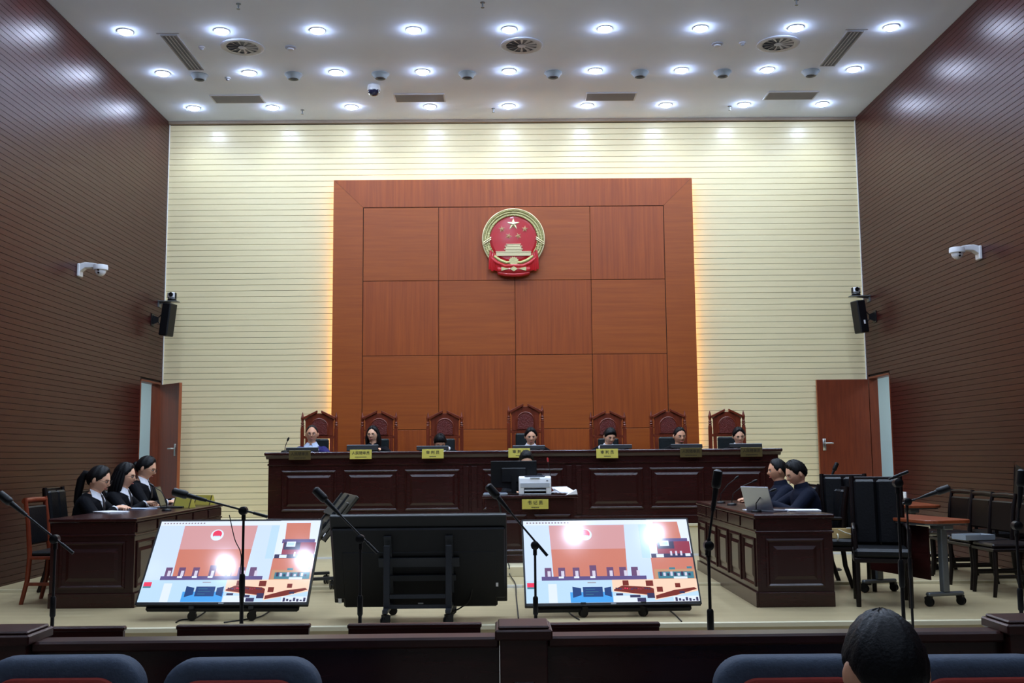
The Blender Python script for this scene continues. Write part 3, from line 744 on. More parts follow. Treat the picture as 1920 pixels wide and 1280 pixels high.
# printer
p0 = onY(973, 927, 12.02); p1 = onY(1033, 892, 12.02)
t = thing('laser_printer', 'white laser printer on the clerk desk', 'printer', ((p0.x+p1.x)/2, 12.1, zt+.001)); w = (p1.x-p0.x)/2; h = p1.z-zt
b = MB(); b.M = Matrix.Identity(4)
b.prism([(-.11, 0), (-.115, h*.62), (-.1, h*.9), (-.05, h), (.13, h*.97), (.14, 0)], -w, w, 'yz'); b.build('body', 'white_plastic', t, bevel=.012)
MB().box(-w*.68, w*.68, -.121, -.11, .018, h*.36).build('tray_opening', 'tv_dark', t)
MB().chbox(-w*.66, w*.66, -.135, -.112, .045, .062, .003).build('paper_bar', 'printer_grey', t)
MB().chbox(-w*.66, w*.66, -.14, -.112, .006, .02, .003).build('tray_lip', 'printer_grey', t)
MB().chbox(-w*.9, w*.9, -.119, -.113, h*.4, h*.64, .002).build('front_flap', 'printer_grey', t)
o = MB().chbox(-w*.64, w*.64, -.085, .0, h*.985, h*1.005, .003).build('output_slot', 'vent_dark', t)
MB().chbox(-w*.3, w*.3, -.112, -.06, h*.86, h*.95, .004).build('control_strip', 'printer_grey', t)
MB().chbox(w*.7, w*.82, -.115, -.104, h*.74, h*.78, .002).build('button', 'vent_dark', t)
# papers, keyboard tray, adapter boxes on the clerk desk
t = thing('paper_stack', 'loose white papers lying beside the printer', 'paper', (.66, 12.22, zt+.02))
for k in range(5):
    b = MB(); b.M = Matrix.Translation((.01*k-.02, .012*((k*3) % 4), .004+.006*k)) @ Matrix.Rotation(.25*k-.5, 4, 'Z') @ Matrix.Rotation(math.radians(4*k), 4, 'X'); b.box(-.105, .105, -.12, .12, 0, .0035); b.build('sheet', 'paper', t)
t = thing('paper_stack', 'folded yellow-edged booklet at the edge of the clerk desk', 'booklet', (.755, 12.02, zt))
b = MB(); b._add([(-.06,-.08,.004), (.05,-.08,.06), (.05,.08,.06), (-.06,.08,.004), (.06,-.08,.008), (.06,.08,.008)], [(0,1,2,3), (1,4,5,2), (0,3,5,4), (0,4,1), (3,2,5)]); b.build('cover', 'paper', t)
t = thing('document_tray', 'flat grey tray lying below the monitor on the clerk desk', 'tray', (-.12, 12.06, zt+.001))
MB().chbox(-.14, .14, -.07, .07, 0, .022, .006).build('body', 'grey_plastic', t); MB().chbox(-.13, .13, -.06, .06, .022, .03, .003).build('lid', 'vent_dark', t)
gooseneck((.53, 12.42, zt), [(0, 0, .02), (0, -.02, .2), (-.02, -.06, .32), (-.03, -.09, .375)], 'gooseneck microphone with red ring on the clerk desk', tip='emblem_red', r=.004)
def cable(pts, lab, r=.006, m='cable', name='cable', cat='cable', n=6):
    P = [Vector(q) for q in pts]; out = []
    for i in range(len(P)-1):                                    # Catmull-Rom
        a, b, c, d = P[max(i-1,0)], P[i], P[i+1], P[min(i+2, len(P)-1)]
        for k in range(n):
            s = k/n; out.append(.5*((2*b)+(c-a)*s+(2*a-5*b+4*c-d)*s*s+(-a+3*b-3*c+d)*s**3))
    out.append(P[-1])
    return tag(MB().tube(out, r, 6).build(name, m, smooth=True), lab, cat)
cable([(-.12, 11.98, zt+.03), (-.1, 11.93, zt+.0), (-.08, 11.90, .95), (-.05, 11.90, .8), (-.04, 11.9, .62), (-.02, 11.9, .4), (0, 11.9, .3)], 'black bundled cable hanging down the front of the clerk desk', .012)

# ============================================================ screens on trolleys
SM = dict(white=(226, 238, 255), wall=(206, 226, 255), orange=(206, 128, 112), orange2=(212, 158, 162), bench=(96, 84, 138), chair=(110, 80, 120), person=(214, 210, 232), red=(236, 60, 96), maroon=(150, 62, 84), dark=(58, 56, 92), tan=(196, 150, 120), peach=(250, 214, 190), blue=(78, 164, 240), navy=(44, 72, 128), teal=(70, 130, 150), pale=(190, 222, 246), brown=(120, 50, 44), grey=(150, 140, 150))  # both oranges lightened, so the glare on the screens is in their colour
SNAMES = list(SM)
for k, c in SM.items():
    mat('screen_'+k, (4, 4, 5), .09, emit=c, es=SCREEN_E, spec=.6)
def screen_mesh(W, H):
    """picture of the video call: flat coloured areas, u to the right, v downward, in metres on the XZ plane facing -Y"""
    mb = MB(); lay = [0]
    def P(u, v): return (-W/2+u*W, -lay[0]*.00022, H/2-v*H)
    def poly(k, pts, up=1):
        lay[0] += up; mb.cur = SNAMES.index(k); mb._add([P(u, v) for u, v in pts], [list(range(len(pts)))])
    def rect(k, u0, v0, u1, v1, up=1): poly(k, [(u0, v0), (u0, v1), (u1, v1), (u1, v0)], up)
    def disc(k, u, v, r, n=20): poly(k, [(u+r*math.cos(-2*PI*i/n), v+r*W/H*math.sin(2*PI*i/n)*-1*-1) for i in range(n)])
    rnd = random.Random(3)
    rect('white', 0, 0, 1, 1)
    rect('wall', 0, .055, .75, .74)
    for i in range(14): rect('grey', .02+.019*i, .018, .03+.019*i, .036, 0 if i else 1)
    poly('orange2', [(.155, .06), (.165, .66), (.60, .66), (.612, .06)])
    poly('orange', [(.16, .36), (.165, .69), (.60, .69), (.606, .36)])
    disc('white', .372, .18, .04); disc('red', .372, .17, .028); rect('pale', .352, .19, .392, .2); rect('white', .35, .2, .395, .235)
    rect('bench', .095, .69, .71, .742)
    for i, u in enumerate((.135, .215, .30, .40, .50, .575, .645)):
        rect('chair', u-.02, .585 if i != 3 else .56, u+.02, .69, 1 if i == 0 else 0)
    for i, u in enumerate((.14, .22, .303, .403, .505, .59, .665)):
        rect('person', u-.009, .625, u+.009, .69, 1 if i == 0 else 0)
    for i, u in enumerate((.21, .30, .395)): rect('white', u-.015, .69, u+.015, .712, 1 if i == 0 else 0)
    rect('pale', .70, .06, .75, .48)                                         # upper right tile
    rect('white', .75, 0, 1, .48); poly('orange', [(.79, .03), (.80, .26), (.95, .26), (.94, .03)])
    rect('bench', .785, .24, .985, .29); rect('maroon', .795, .28, .995, .44); rect('dark', .80, .28, .9, .37); rect('white', .815, .27, .87, .335); rect('pale', .822, .285, .862, .32)
    rect('dark', .755, .43, 1, .48); rect('white', .785, .435, .83, .475)
    for i, u in enumerate((.87, .9, .93)): rect('person', u, .40, u+.012, .455, 1 if i == 0 else 0); 
    rect('white', .96, .43, .99, .465)
    rect('orange', .75, .48, 1, .74); rect('tan', .76, .62, 1, .74); rect('teal', .78, .65, .99, .73)   # middle right tile
    for i in range(9):
        u = .79+.021*i; rect('person' if i % 2 else 'dark', u, .65+.01*(i % 3), u+.014, .7, 1 if i == 0 else 0)
    rect('teal', .85, .6, .885, .625); rect('teal', .955, .59, .985, .615, 0); rect('white', .87, .71, .95, .735)
    rect('pale', 0, .74, .25, 1); rect('white', .13, .78, .18, 1); rect('red', .008, .765, .055, .815); rect('teal', .008, .815, .055, .835)   # lower row
    rect('pale', .25, .74, .504, 1); rect('blue', .255, .88, .5, 1); rect('grey', .36, .765, .41, .775)
    rect('navy', .33, .82, .445, .935); rect('teal', .345, .845, .40, .85); rect('teal', .345, .875, .42, .88, 0); rect('teal', .345, .905, .39, .91, 0)
    poly('navy', [(.27, .815), (.27, .945), (.32, .915), (.32, .835)]); poly('navy', [(.455, .835), (.455, .915), (.495, .94), (.495, .82)], 0)
    rect('peach', .504, .74, .743, 1); poly('brown', [(.51, .855), (.56, .81), (.72, .83), (.743, .85), (.743, .93), (.62, .9), (.51, .87)]); poly('pale', [(.504, .88), (.743, .94), (.743, 1), (.504, 1)])
    rect('brown', .565, .75, .60, .81); rect('brown', .70, .755, .743, .82, 0)
    rect('white', .504, .93, .66, 1); rect('dark', .52, .90, .56, .925); rect('dark', .60, .92, .66, .95, 0); rect('dark', .64, .955, .69, 1, 0); rect('dark', .70, .9, .743, .96, 0)
    rect('peach', .743, .74, 1, 1); poly('brown', [(.75, .93), (.86, .87), (.98, .84), (.995, .86), (.87, .93), (.75, .97)]); rect('brown', .76, .83, .795, .89); rect('brown', .87, .79, .9, .84, 0)
    poly('pale', [(.743, .985), (.88, .93), (1, .88), (1, 1), (.743, 1)]); rect('white', .85, .94, 1, 1)
    for i in range(7): rect('dark', .86+.02*i, .955+.012*(i % 3), .873+.02*i, 1-.005*(i % 2), 1 if i == 0 else 0)
    rect('dark', .89, .885, .92, .91)
    for i in range(16): rect(rnd.choice(['red', 'dark', 'navy', 'maroon']), .52+.013*i, .835+.004*(i % 4), .528+.013*i, .85+.004*(i % 4), 1 if i == 0 else 0)
    return mb
def caster(t, x, y, z0=0, rz=0, name='caster'):
    c = MB(); c.M = Matrix.Translation((x, y, z0)) @ Matrix.Rotation(rz, 4, 'Z')
    for s in (-1, 1): c.lathe([(.006, s*.006), (.036, s*.006), (.038, s*.012), (.036, s*.022), (.006, s*.022)], c=(0, 0, .038), n=16, axis='y')
    c.prism([(-.02, .05), (.03, .05), (.034, .08), (.012, .09), (-.02, .085)], -.026, .026); c.tube([(0, 0, .08), (0, 0, .1)], .01, 8)
    return c.build(name, 'black_plastic', t, bevel=0)
def tv(lab, bl, br, tilt, rz=0, W=1.45, H=.835, face=1, z0=ZS, stand=True, name='display_screen', body='tv_back'):
    """bl, br = lower corners in the room; face=1: picture towards the hall, -1: we see its back"""
    bl, br = Vector(bl), Vector(br); c = (bl+br)/2
    t = thing(name, lab, 'screen', (c.x, c.y, z0), rz=rz)
    zb = c.z-z0
    T = Matrix.Translation((0, 0, zb)) @ Matrix.Rotation(tilt, 4, 'X') @ Matrix.Translation((0, 0, H/2))
    if face < 0: T = T @ Matrix.Rotation(PI, 4, 'Z')
    f = MB(); f.M = T; f.chbox(-W/2, W/2, .0, .035, -H/2, H/2, .006); f.build('casing', body if body != 'tv_back' else 'black_plastic', t)
    b = MB(); b.M = T; b.chbox(-W/2+.012, W/2-.012, .035, .065, -H/2+.05, H/2-.1, .012); b.chbox(-W/2+.08, W/2-.08, .03, .07, -H/2-.03, H/2-.3, .015); b.build('back_cover', body, t)
    bz_ = MB(); bz_.M = T
    e = .014; bz_.box(-W/2, W/2, -.006, 0, H/2-e, H/2); bz_.box(-W/2, W/2, -.006, 0, -H/2, -H/2+.024); bz_.box(-W/2, -W/2+e, -.006, 0, -H/2, H/2); bz_.box(W/2-e, W/2, -.006, 0, -H/2, H/2)
    bz_.build('bezel', 'black_plastic', t)
    if face > 0:
        s = screen_mesh(W-2*e, H-.038); q = T @ Matrix.Translation((0, -.001, .005))
        s.v = [q @ v for v in s.v]; s.build('picture', ['screen_'+k for k in SNAMES], t, keep=True, label='lit picture of a video hearing in several tiles')
    else:
        s = MB(); s.M = T; s.box(-W/2+e, W/2-e, -.002, -.001, -H/2+.024, H/2-e); s.build('picture', 'tv_dark', t)
        for x, z, ww, hh in ((-.62, -.22, .055, .035), (.67, -.36, .028, .045)):
            s = MB(); s.M = T; s.box(x-ww/2, x+ww/2, .0655 if abs(x) < .65 else .066, .068, z-hh/2, z+hh/2); s.build('sticker', 'paper', t)
    lg = MB(); lg.M = T; lg.chbox(-.022, .022, *((-.009, -.006) if face > 0 else (.0705, .073)), -H/2+.006, -H/2+.018, .001); lg.build('maker_badge', 'grey_plastic', t)
    # trolley: uprights behind the screen, cross bars, base with four casters
    by = .46 if face > 0 else -.37
    ya, yb = (by-.46, by+.16) if face > 0 else (by-.12, by+.5)
    lx = .25
    for x in (-lx, lx):
        u = MB(); u.box(x-.025, x+.025, by-.02, by+.02, .1, .50 if face > 0 else .62); u.build('upright', 'stand_metal', t, bevel=.004)
        a = MB(); a.M = T; a.box(x-.03 , x+.03, .065, .085, -.28, .24); a.build('mount_arm', 'stand_metal', t)
        g_ = MB(); g_.box(x-.022, x+.022, ya, yb, .095, .125); g_.build('base_leg', 'stand_metal', t, bevel=.003)
        for y in (ya+.03, yb-.03): caster(t, x, y, 0, rnd_.uniform(-.8, .8))
    for z, yy in ((.12, by-.3 if face > 0 else by), (.20, by)): MB().box(-lx, lx, yy-.012, yy+.012, z, z+.03).build('cross_bar', 'stand_metal', t)
    a = MB(); a.M = T; a.box(-lx-.08, lx+.08, .085, .1, -.03, .05); a.box(-lx-.05, lx+.05, .085, .1, -.16, -.11); a.build('mount_rail', 'stand_metal', t)
    return t
rnd_ = random.Random(5)
# tilt is the backward lean about X (top away from the hall: negative rotation here)
pL0, pL1 = onY(249, 1135, 8.78), onY(579, 1133, 8.78)
tvL = tv('large lit screen on a trolley in front of the women, showing the video hearing', pL0, pL1, math.radians(-37.4), rz=math.radians(-3.4), W=(pL1-pL0).x+.0)
pR0, pR1 = onY(984, 1135, 8.78), onY(1317, 1134, 8.78)
tvR = tv('large lit screen on a trolley nearer the two men, showing the video hearing', pR0, pR1, math.radians(-36), rz=math.radians(1.8), W=(pR1-pR0).x)
pC0, pC1 = onY(630, 1126, 8.92), onY(950, 1123, 8.92)
tvC = tv('large screen turned to the judges, its black back and trolley frame facing the hall', pC0, pC1, math.radians(24), W=(pC1-pC0).x+.01, H=.80, face=-1)
# fourth display seen almost edge-on behind the others
p = onZ(606, 1100, ZS+.025)
t4 = tv('display on a trolley seen nearly edge-on behind the two big screens, leaning back', (p.x-.06, p.y, .66), (p.x-.02, p.y, .66), math.radians(-38), rz=math.radians(-74), W=.95, H=.54, face=-1, z0=ZS+.025, body='tv_grey')
# ============================================================ people
def sstep(a, b, x):
    t = max(0, min(1, (x-a)/(b-a))); return t*t*(3-2*t)
def head_pt(u, k=1.0):
    """surface of a head of height ~0.23, facing -Y, centre of the skull at the origin"""
    x, y, z = u
    jaw = max(0, -z-.05)
    X = x*.074*(1-.30*jaw**1.1)*(1-.06*max(0, z)**2)
    Y = y*(.088 if y < 0 else .100)*(1-(.34*jaw if y > 0 else .10*jaw))
    Z = z*.115
    if y < 0:
        fr = sstep(0, .5, -y)
        Y -= fr*(.026*math.exp(-((x/.13)**2+((z+.14)/.14)**2)) + .006*math.exp(-((x/.09)**2+((z-.08)/.16)**2)))
        Y += fr*.009*math.exp(-(((abs(x)-.36)/.17)**2+((z-.07)/.11)**2))
        Y -= fr*.004*math.exp(-(((abs(x)-.33)/.3)**2+((z-.27)/.09)**2))
        Y -= fr*.006*math.exp(-((x/.26)**2+((z+.48)/.10)**2))
        Y -= fr*.010*math.exp(-((x/.28)**2+((z+.84)/.16)**2))
        Y -= fr*.004*math.exp(-(((abs(x)-.5)/.2)**2+((z+.12)/.18)**2))
    return Vector((X, Y, Z))*k
def hairline(az, style):
    """lowest u.z covered by hair as a function of azimuth from the face (0) to the nape (pi)"""
    d = math.degrees(az)
    if style in ('short', 'crew'): K = [(0, .70), (35, .62), (55, .44), (70, .12), (80, -.10), (92, .06), (108, -.12), (140, -.5), (180, -.62)]
    elif style == 'fringe': K = [(0, .50), (35, .42), (58, .24), (72, -.05), (86, -.1), (100, .02), (120, -.35), (150, -.6), (180, -.66)]
    elif style == 'bald': K = [(0, .80), (35, .72), (58, .45), (72, .16), (84, .05), (96, .22), (112, .0), (140, -.42), (180, -.55)]
    else: K = [(0, .72), (30, .62), (52, .36), (70, .08), (84, -.12), (98, -.02), (115, -.35), (145, -.6), (180, -.7)]
    for (a, p), (b, q) in zip(K, K[1:]):
        if a <= d <= b: return p+(q-p)*sstep(a, b, d)
    return K[-1][1]
def head_prim(mb, T, k=1.0, n=40, m=28):
    rings = [[T @ head_pt(Vector((math.cos(e)*math.sin(t), -math.cos(e)*math.cos(t), math.sin(e))), k) for t in [2*PI*i/n for i in range(n)]] for e in [-PI/2+PI*(j+.5)/m for j in range(m)]]
    mb.loft(rings)
    for sg in (-1, 1):
        for zz, yy, r in ((.012, .012, .014), (-.004, .008, .012), (-.02, .004, .010)):
            mb.ell((0, 0, 0), (1, 1, 1), 8, 6) if False else None
        e = MB(); e.ell((0, 0, 0), (.009*k, .018*k, .031*k), 10, 8)
        A = T @ Matrix.Translation(Vector((sg*.079*k, .014*k, -.006*k))) @ Matrix.Rotation(sg*.35, 4, 'Z')
        mb._add([A @ v for v in e.v], e.f)
def hair_mesh(T, k, style, n=56, m=44):
    mb = MB(); th = {'crew': .009, 'short': .016, 'bald': .008}.get(style, .015)
    grid = []; mask = []
    for j in range(m+1):
        e = -1.15+(PI/2+1.15)*j/m
        for i in range(n):
            t = 2*PI*i/n; u = Vector((math.cos(e)*math.sin(t), -math.cos(e)*math.cos(t), math.sin(e)))
            az = abs((t+PI) % (2*PI)-PI)
            d = u.z-hairline(az, style)+.025*math.sin(29*t)*math.sin(13*t+1)
            g = sstep(-.03, .26, d)
            top = .35*max(0, u.z) if style in ('short', 'fringe') else .15*max(0, u.z)
            wob = .12*math.sin(9*t+3*e)+(.22 if style in ('short', 'crew', 'bald') else .08)*math.sin(19*t+5*e)*math.sin(14*e+2*t)
            q = head_pt(u, k); nrm = Vector((q.x/.074**2, q.y/.095**2, q.z/.115**2)).normalized()
            grid.append(T @ (q + nrm*k*(-.004+g*(.004+th*(1+top+wob))))); mask.append(d > -.05)
    fs = []
    for j in range(m):
        for i in range(n):
            q = [j*n+i, j*n+(i+1) % n, (j+1)*n+(i+1) % n, (j+1)*n+i]
            if sum(mask[a] for a in q) >= 2: fs.append(q)
    used = sorted({a for f in fs for a in f}); mp = {a: i for i, a in enumerate(used)}
    mb._add([grid[a] for a in used], [[mp[a] for a in f] for f in fs])
    return mb
def limb(mb, a, b, c, ra, rb, rc, n=12):
    a, b, c = Vector(a), Vector(b), Vector(c); pts = []; rs = []
    for k in range(7):
        s = k/6; pts.append(a+(b-a)*s); rs.append(ra+(rb-ra)*s + .004*math.sin(PI*s))
    for k in range(1, 7):
        s = k/6; pts.append(b+(c-b)*s); rs.append(rb+(rc-rb)*s + .003*math.sin(PI*s))
    mb.tube(pts, rs, n); mb.ell(a, (ra, ra, ra), 10, 8); mb.ell(b, (rb*1.03,)*3, 10, 8)
def ik(s, h, l1, l2, pole):
    s, h = Vector(s), Vector(h); d = h-s; L = min(d.length, (l1+l2)*.995); d = d.normalized()
    h = s+d*L; a = (l1*l1-l2*l2+L*L)/(2*L); hh = math.sqrt(max(0, l1*l1-a*a))
    p = Vector(pole); p = (p-d*p.dot(d)).normalized()
    return s+d*a+p*hh, h
def hand(mb, w, f, nrm, side, k=1.0, curl=.5):
    """palm and five fingers; w wrist, f forward, nrm back-of-hand normal, side: +1 when the thumb is on f x nrm side"""
    f = Vector(f).normalized(); nrm = Vector(nrm); nrm = (nrm-f*nrm.dot(f)).normalized(); s = f.cross(nrm).normalized()*side
    def ring(c, a, b): return [c+s*(a*math.cos(t))+nrm*(b*math.sin(t)) for t in [2*PI*i/10 for i in range(10)]]
    mb.loft([ring(w-f*.01, .026*k, .02*k), ring(w+f*.02*k, .032*k, .018*k), ring(w+f*.06*k, .041*k, .017*k), ring(w+f*.088*k, .040*k, .013*k), ring(w+f*.096*k, .034*k, .009*k)])
    for i, (o, L) in enumerate(((.030, .070), (.0105, .080), (-.0105, .074), (-.030, .058))):
        p = w+f*(.084*k)+s*o*k; d = (f+s*o*2.2).normalized(); pts = [p-d*.01]; a = curl*(.35+.1*i)
        seg = (.45, .30, .25)
        for q in seg:
            dd = (d*math.cos(a)-nrm*math.sin(a)).normalized(); p = p+dd*L*q*k; pts.append(p); a += curl*.75
        mb.tube(pts, [.0092*k, .0088*k, .008*k, .0058*k], 8)
    p = w+f*.025*k+s*.026*k; d1 = (f*.55+s*.8-nrm*.25).normalized(); d2 = (f*.9+s*.35-nrm*.35).normalized()
    mb.tube([p, p+d1*.034*k, p+d1*.034*k+d2*.03*k, p+d1*.034*k+d2*.052*k], [.013*k, .0115*k, .0095*k, .006*k], 8)
def remesh(o, vox, smooth=6):
    m = o.modifiers.new('remesh', 'REMESH'); m.mode = 'VOXEL'; m.voxel_size = vox; m.use_smooth_shade = True
    s = o.modifiers.new('smooth', 'SMOOTH'); s.factor = .5; s.iterations = smooth
    return o
def person(lab, loc, rz, s=1.0, lean=5, side=0, head=(0, 0, 0), hair='short', jacket='suit_black', shirt='shirt_white', tie=True, glasses=False, hands=None, seat=.45,
           skin='skin', hairm='hair', vee=.17, vox=.007, extra=None, legs=True, curl=.5, headk=1.0, zip_up=False, group=None):
    """seated figure; local frame faces -Y, origin on the floor under the hips"""
    t = thing('person', lab, 'person', loc, rz, group)
    S = lambda *p: Vector(p)*s
    hip = Vector((0, 0, seat+.085*s)); lr = math.radians(lean); sr = math.radians(side)
    A = Vector((math.sin(sr), -math.sin(lr), math.cos(lr))).normalized(); Xd = Vector((1, 0, 0)); Xd = (Xd-A*Xd.dot(A)).normalized(); D = A.cross(Xd)   # D points to the back
    def tor(tt): return hip+A*(tt*s)
    R = [(-.085, .15, .10), (0, .172, .118), (.12, .148, .105), (.22, .150, .110), (.33, .166, .118), (.41, .176, .108), (.455, .150, .085), (.485, .085, .066), (.52, .056, .056), (.60, .052, .055)]
    def ring(c, w_, d_, n=24): return [c+Xd*(w_*s*math.cos(q))+D*(d_*s*math.sin(q)) for q in [2*PI*i/n for i in range(n)]]
    body = MB(); body.loft([ring(tor(a)+D*(-.008*s if a > .5 else 0), b, c) for a, b, c in R])
    hp, hy, hr = [math.radians(v) for v in head]        # pitch down, yaw (to its left = +x), roll
    hc = tor(.555)+D*(.005*s)
    HT = Matrix.Translation(hc) @ Matrix.Rotation(hy, 4, 'Z') @ Matrix.Rotation(hp+lr*.35, 4, 'X') @ Matrix.Rotation(hr, 4, 'Y') @ Matrix.Translation(Vector((0, -.014, .098))*s)
    k = s*headk*1.09
    head_prim(body, HT, k)
    jk = MB()
    JR = [(-.10, .168, .122), (0, .188, .135), (.12, .165, .122), (.22, .166, .126), (.33, .182, .134), (.41, .192, .122), (.455, .175, .106), (.483, .118, .09), (.504, .078, .074)]
    q_ = 1.10 if zip_up else 1.06
    JR = [(a, b*(q_ if a < .48 else 1.0), c*q_) for a, b, c in JR]
    jrings = [ring(tor(a), b, c) for a, b, c in JR]; jk.loft(jrings)
    H = hands or [(-.16, -.36, seat+.30), (.16, -.36, seat+.30)]
    for sg, h in zip((-1, 1), H):
        sh = tor(.425)+Xd*(sg*.168*s); el, wr = ik(sh, h, .285*s, .25*s, Vector((sg*.9, .55, -.55)))
        limb(body, sh, el, wr, .046*s, .039*s, .026*s); limb(jk, sh, el, el+(wr-el)*.93, (.072 if zip_up else .064)*s, (.058 if zip_up else .052)*s, .042*s)
        f = (wr-el).normalized(); f = (Vector((f.x, f.y, f.z*.25))).normalized()
        hand(body, wr, f, (0, 0, 1), 1 if sg < 0 else -1, s, curl)
        sl = MB(); q = el+(wr-el)*.93; d = (wr-el).normalized(); sl.tube([q-d*.012, q+d*.014], [.037*s, .035*s], 14); sl.build('cuff', shirt if not zip_up else jacket, t)
    body_o = remesh(body.build('body', skin, t), vox, 3)
    remesh(jk.build('jacket', jacket, t), .009, 5)
    if legs:
        tr = MB(); tr.ell(hip+Vector((0, -.02, -.01)), (.18*s, .15*s, .11*s), 16, 10)
        for sg in (-1, 1):
            limb(tr, hip+S(sg*.085, -.02, -.01), Vector((sg*.11*s, -.42*s, seat+.055)), Vector((sg*.11*s, -.44*s, .10)), .085*s, .066*s, .048*s)
            sh_ = MB(); sh_.ell((sg*.11*s, -.48*s, .045), (.045*s, .125*s, .043), 14, 8); sh_.build('shoe', 'black_leather', t, smooth=True)
        remesh(tr.build('trousers', 'suit_black' if jacket != 'jacket_blue' else jacket, t), .013, 4)
    # shirt front, collar, tie follow the chest surface
    def jsurf(tt, ang, off):
        for (a, b, c), (a2, b2, c2) in zip(JR, JR[1:]):
            if a <= tt <= a2:
                q = (tt-a)/(a2-a); w_ = (b+(b2-b)*q)*s+off; d_ = (c+(c2-c)*q)*s+off
                return tor(tt)+Xd*(w_*math.sin(ang))-D*(d_*math.cos(ang))
        return tor(tt)
    if not zip_up:
        mb = MB(); N = 8; rows = []
        for i in range(N+1):
            q = i/N; tt = .500-vee*.72*q; half = .42*(1-q)**.9+.02
            rows.append([jsurf(tt, half*(j/6*2-1), .004*s) for j in range(7)])
        vs = [p for r in rows for p in r]; fs = [[i*7+j, i*7+j+1, (i+1)*7+j+1, (i+1)*7+j] for i in range(N) for j in range(6)]
        mb._add(vs, fs); o = mb.build('shirt_front', shirt, t, smooth=True); sd = o.modifiers.new('solid', 'SOLIDIFY'); sd.thickness = .004; sd.offset = -1
        for sg in (-1, 1):
            mb = MB()
            P = [tor(.555)+Xd*(sg*.058*s)+D*.03*s, tor(.54)+Xd*(sg*.052*s)-D*.045*s, tor(.525)+Xd*(sg*.012*s)-D*.073*s, jsurf(.455, sg*.22, .014*s), jsurf(.475, sg*.62, .014*s), jsurf(.49, sg*1.2, .012*s)]
            mb._add(P, [(0, 1, 5), (1, 4, 5), (1, 2, 3, 4)]); o = mb.build('collar', shirt, t); sd = o.modifiers.new('solid', 'SOLIDIFY'); sd.thickness = .005
        if tie:
            mb = MB(); w_ = [(.515, .017), (.495, .021), (.48, .013), (.40, .022), (.33, .028)]
            rows = []
            for tt, hw in w_:
                c = jsurf(min(tt, .502), 0, .016*s) + A*(max(0, tt-.502)*s) + D*(.010*s if tt > .5 else 0)
                rows.append([c-Xd*hw*s, c+Xd*hw*s])
            mb._add([p for r in rows for p in r], [(2*i, 2*i+1, 2*i+3, 2*i+2) for i in range(len(rows)-1)]); o = mb.build('tie', 'tie', t); sd = o.modifiers.new('solid', 'SOLIDIFY'); sd.thickness = .006
    else:
        mb = MB(); mb.loft([ring(tor(.468), .112, .094), ring(tor(.495), .084, .079), ring(tor(.54), .071, .070), ring(tor(.548), .062, .062)]); mb.build('collar', jacket, t, smooth=True)
    # face
    for sg in (-1, 1):
        c = HT @ (Vector((sg*.030, -.0805, .010))*k)
        e = MB(); e.M = HT; e.ell(Vector((sg*.030, -.0775, .008))*k, (.013*k, .006*k, .0055*k), 12, 8); e.build('eye', 'eye_white', t, smooth=True)
        e = MB(); e.M = HT; e.ell(Vector((sg*.030, -.0812, .008))*k, (.0058*k, .0035*k, .0053*k), 10, 8); e.build('iris', 'eye_dark', t, smooth=True)
        e = MB(); e.M = HT; e.tube([Vector((sg*x, y, z))*k for x, y, z in ((.014, -.0865, .024), (.028, -.0845, .029), (.046, -.071, .025))], [.0022*k, .0034*k, .0015*k], 6); e.build('eyebrow', hairm, t)
        e = MB(); e.M = HT; e.tube([Vector((sg*x, y, z))*k for x, y, z in ((.018, -.0815, .0115), (.030, -.0845, .0145), (.044, -.0735, .0115))], .0016*k, 5); e.build('eyelid', hairm, t)
    e = MB(); e.M = HT; e.tube([Vector(v)*k for v in ((-.024, -.0775, -.054), (-.01, -.0875, -.0525), (0, -.0885, -.054), (.01, -.0875, -.0525), (.024, -.0775, -.054))], [.002*k, .005*k, .0045*k, .005*k, .002*k], 7); e.build('mouth', 'lip', t, smooth=True)
    h = hair_mesh(HT, k, hair if hair in ('short', 'crew', 'fringe', 'bald') else 'back')
    if hair == 'bun': h.M = HT; h.ell(Vector((0, .112, -.01))*k, (.04*k, .036*k, .04*k), 14, 10); h.M = None
    if hair == 'pony': h.tube([HT @ (Vector(v)*k) for v in ((0, .085, .03), (0, .135, .02), (0, .15, -.05), (0, .135, -.15), (0, .12, -.24), (0, .11, -.30))], [.02*k, .03*k, .036*k, .034*k, .026*k, .006*k], 12)
    if hair == 'long':
        for q in range(13):
            a = math.radians(78+204*q/12); x, y = math.sin(a)*.078*k, -math.cos(a)*.088*k
            h.tube([HT @ Vector((x*.95, y*.95+.01, .04*k)), HT @ Vector((x*1.13, y*1.1+.012, -.04*k)), HT @ Vector((x*1.12, y*1.05+.015, -.12*k)), HT @ Vector((x*1.1, y*1.0+.02, -.20*k))], [.014*k, .022*k, .022*k, .012*k], 8)
    if hair == 'fringe':
        pass
    h.build('hair', hairm, t, smooth=True)
    if glasses:
        g_ = MB(); g_.M = HT
        for sg in (-1, 1):
            g_.M = HT @ Matrix.Translation(Vector((sg*.031, -.098, .006))*k) @ Matrix.Rotation(sg*.18, 4, 'Z')
            g_.torus((0, 0, 0), .0215*k, .0017*k, 'y', 18, 5)
            g_.M = HT; g_.tube([Vector((sg*.052, -.093, .009))*k, Vector((sg*.077, -.05, .012))*k, Vector((sg*.079, .015, .008))*k], .0014*k, 5)
        g_.tube([Vector((-.011, -.100, .009))*k, Vector((0, -.102, .012))*k, Vector((.011, -.100, .009))*k], .0017*k, 5)
        g_.build('spectacles', 'glass_frame', t)
    return t
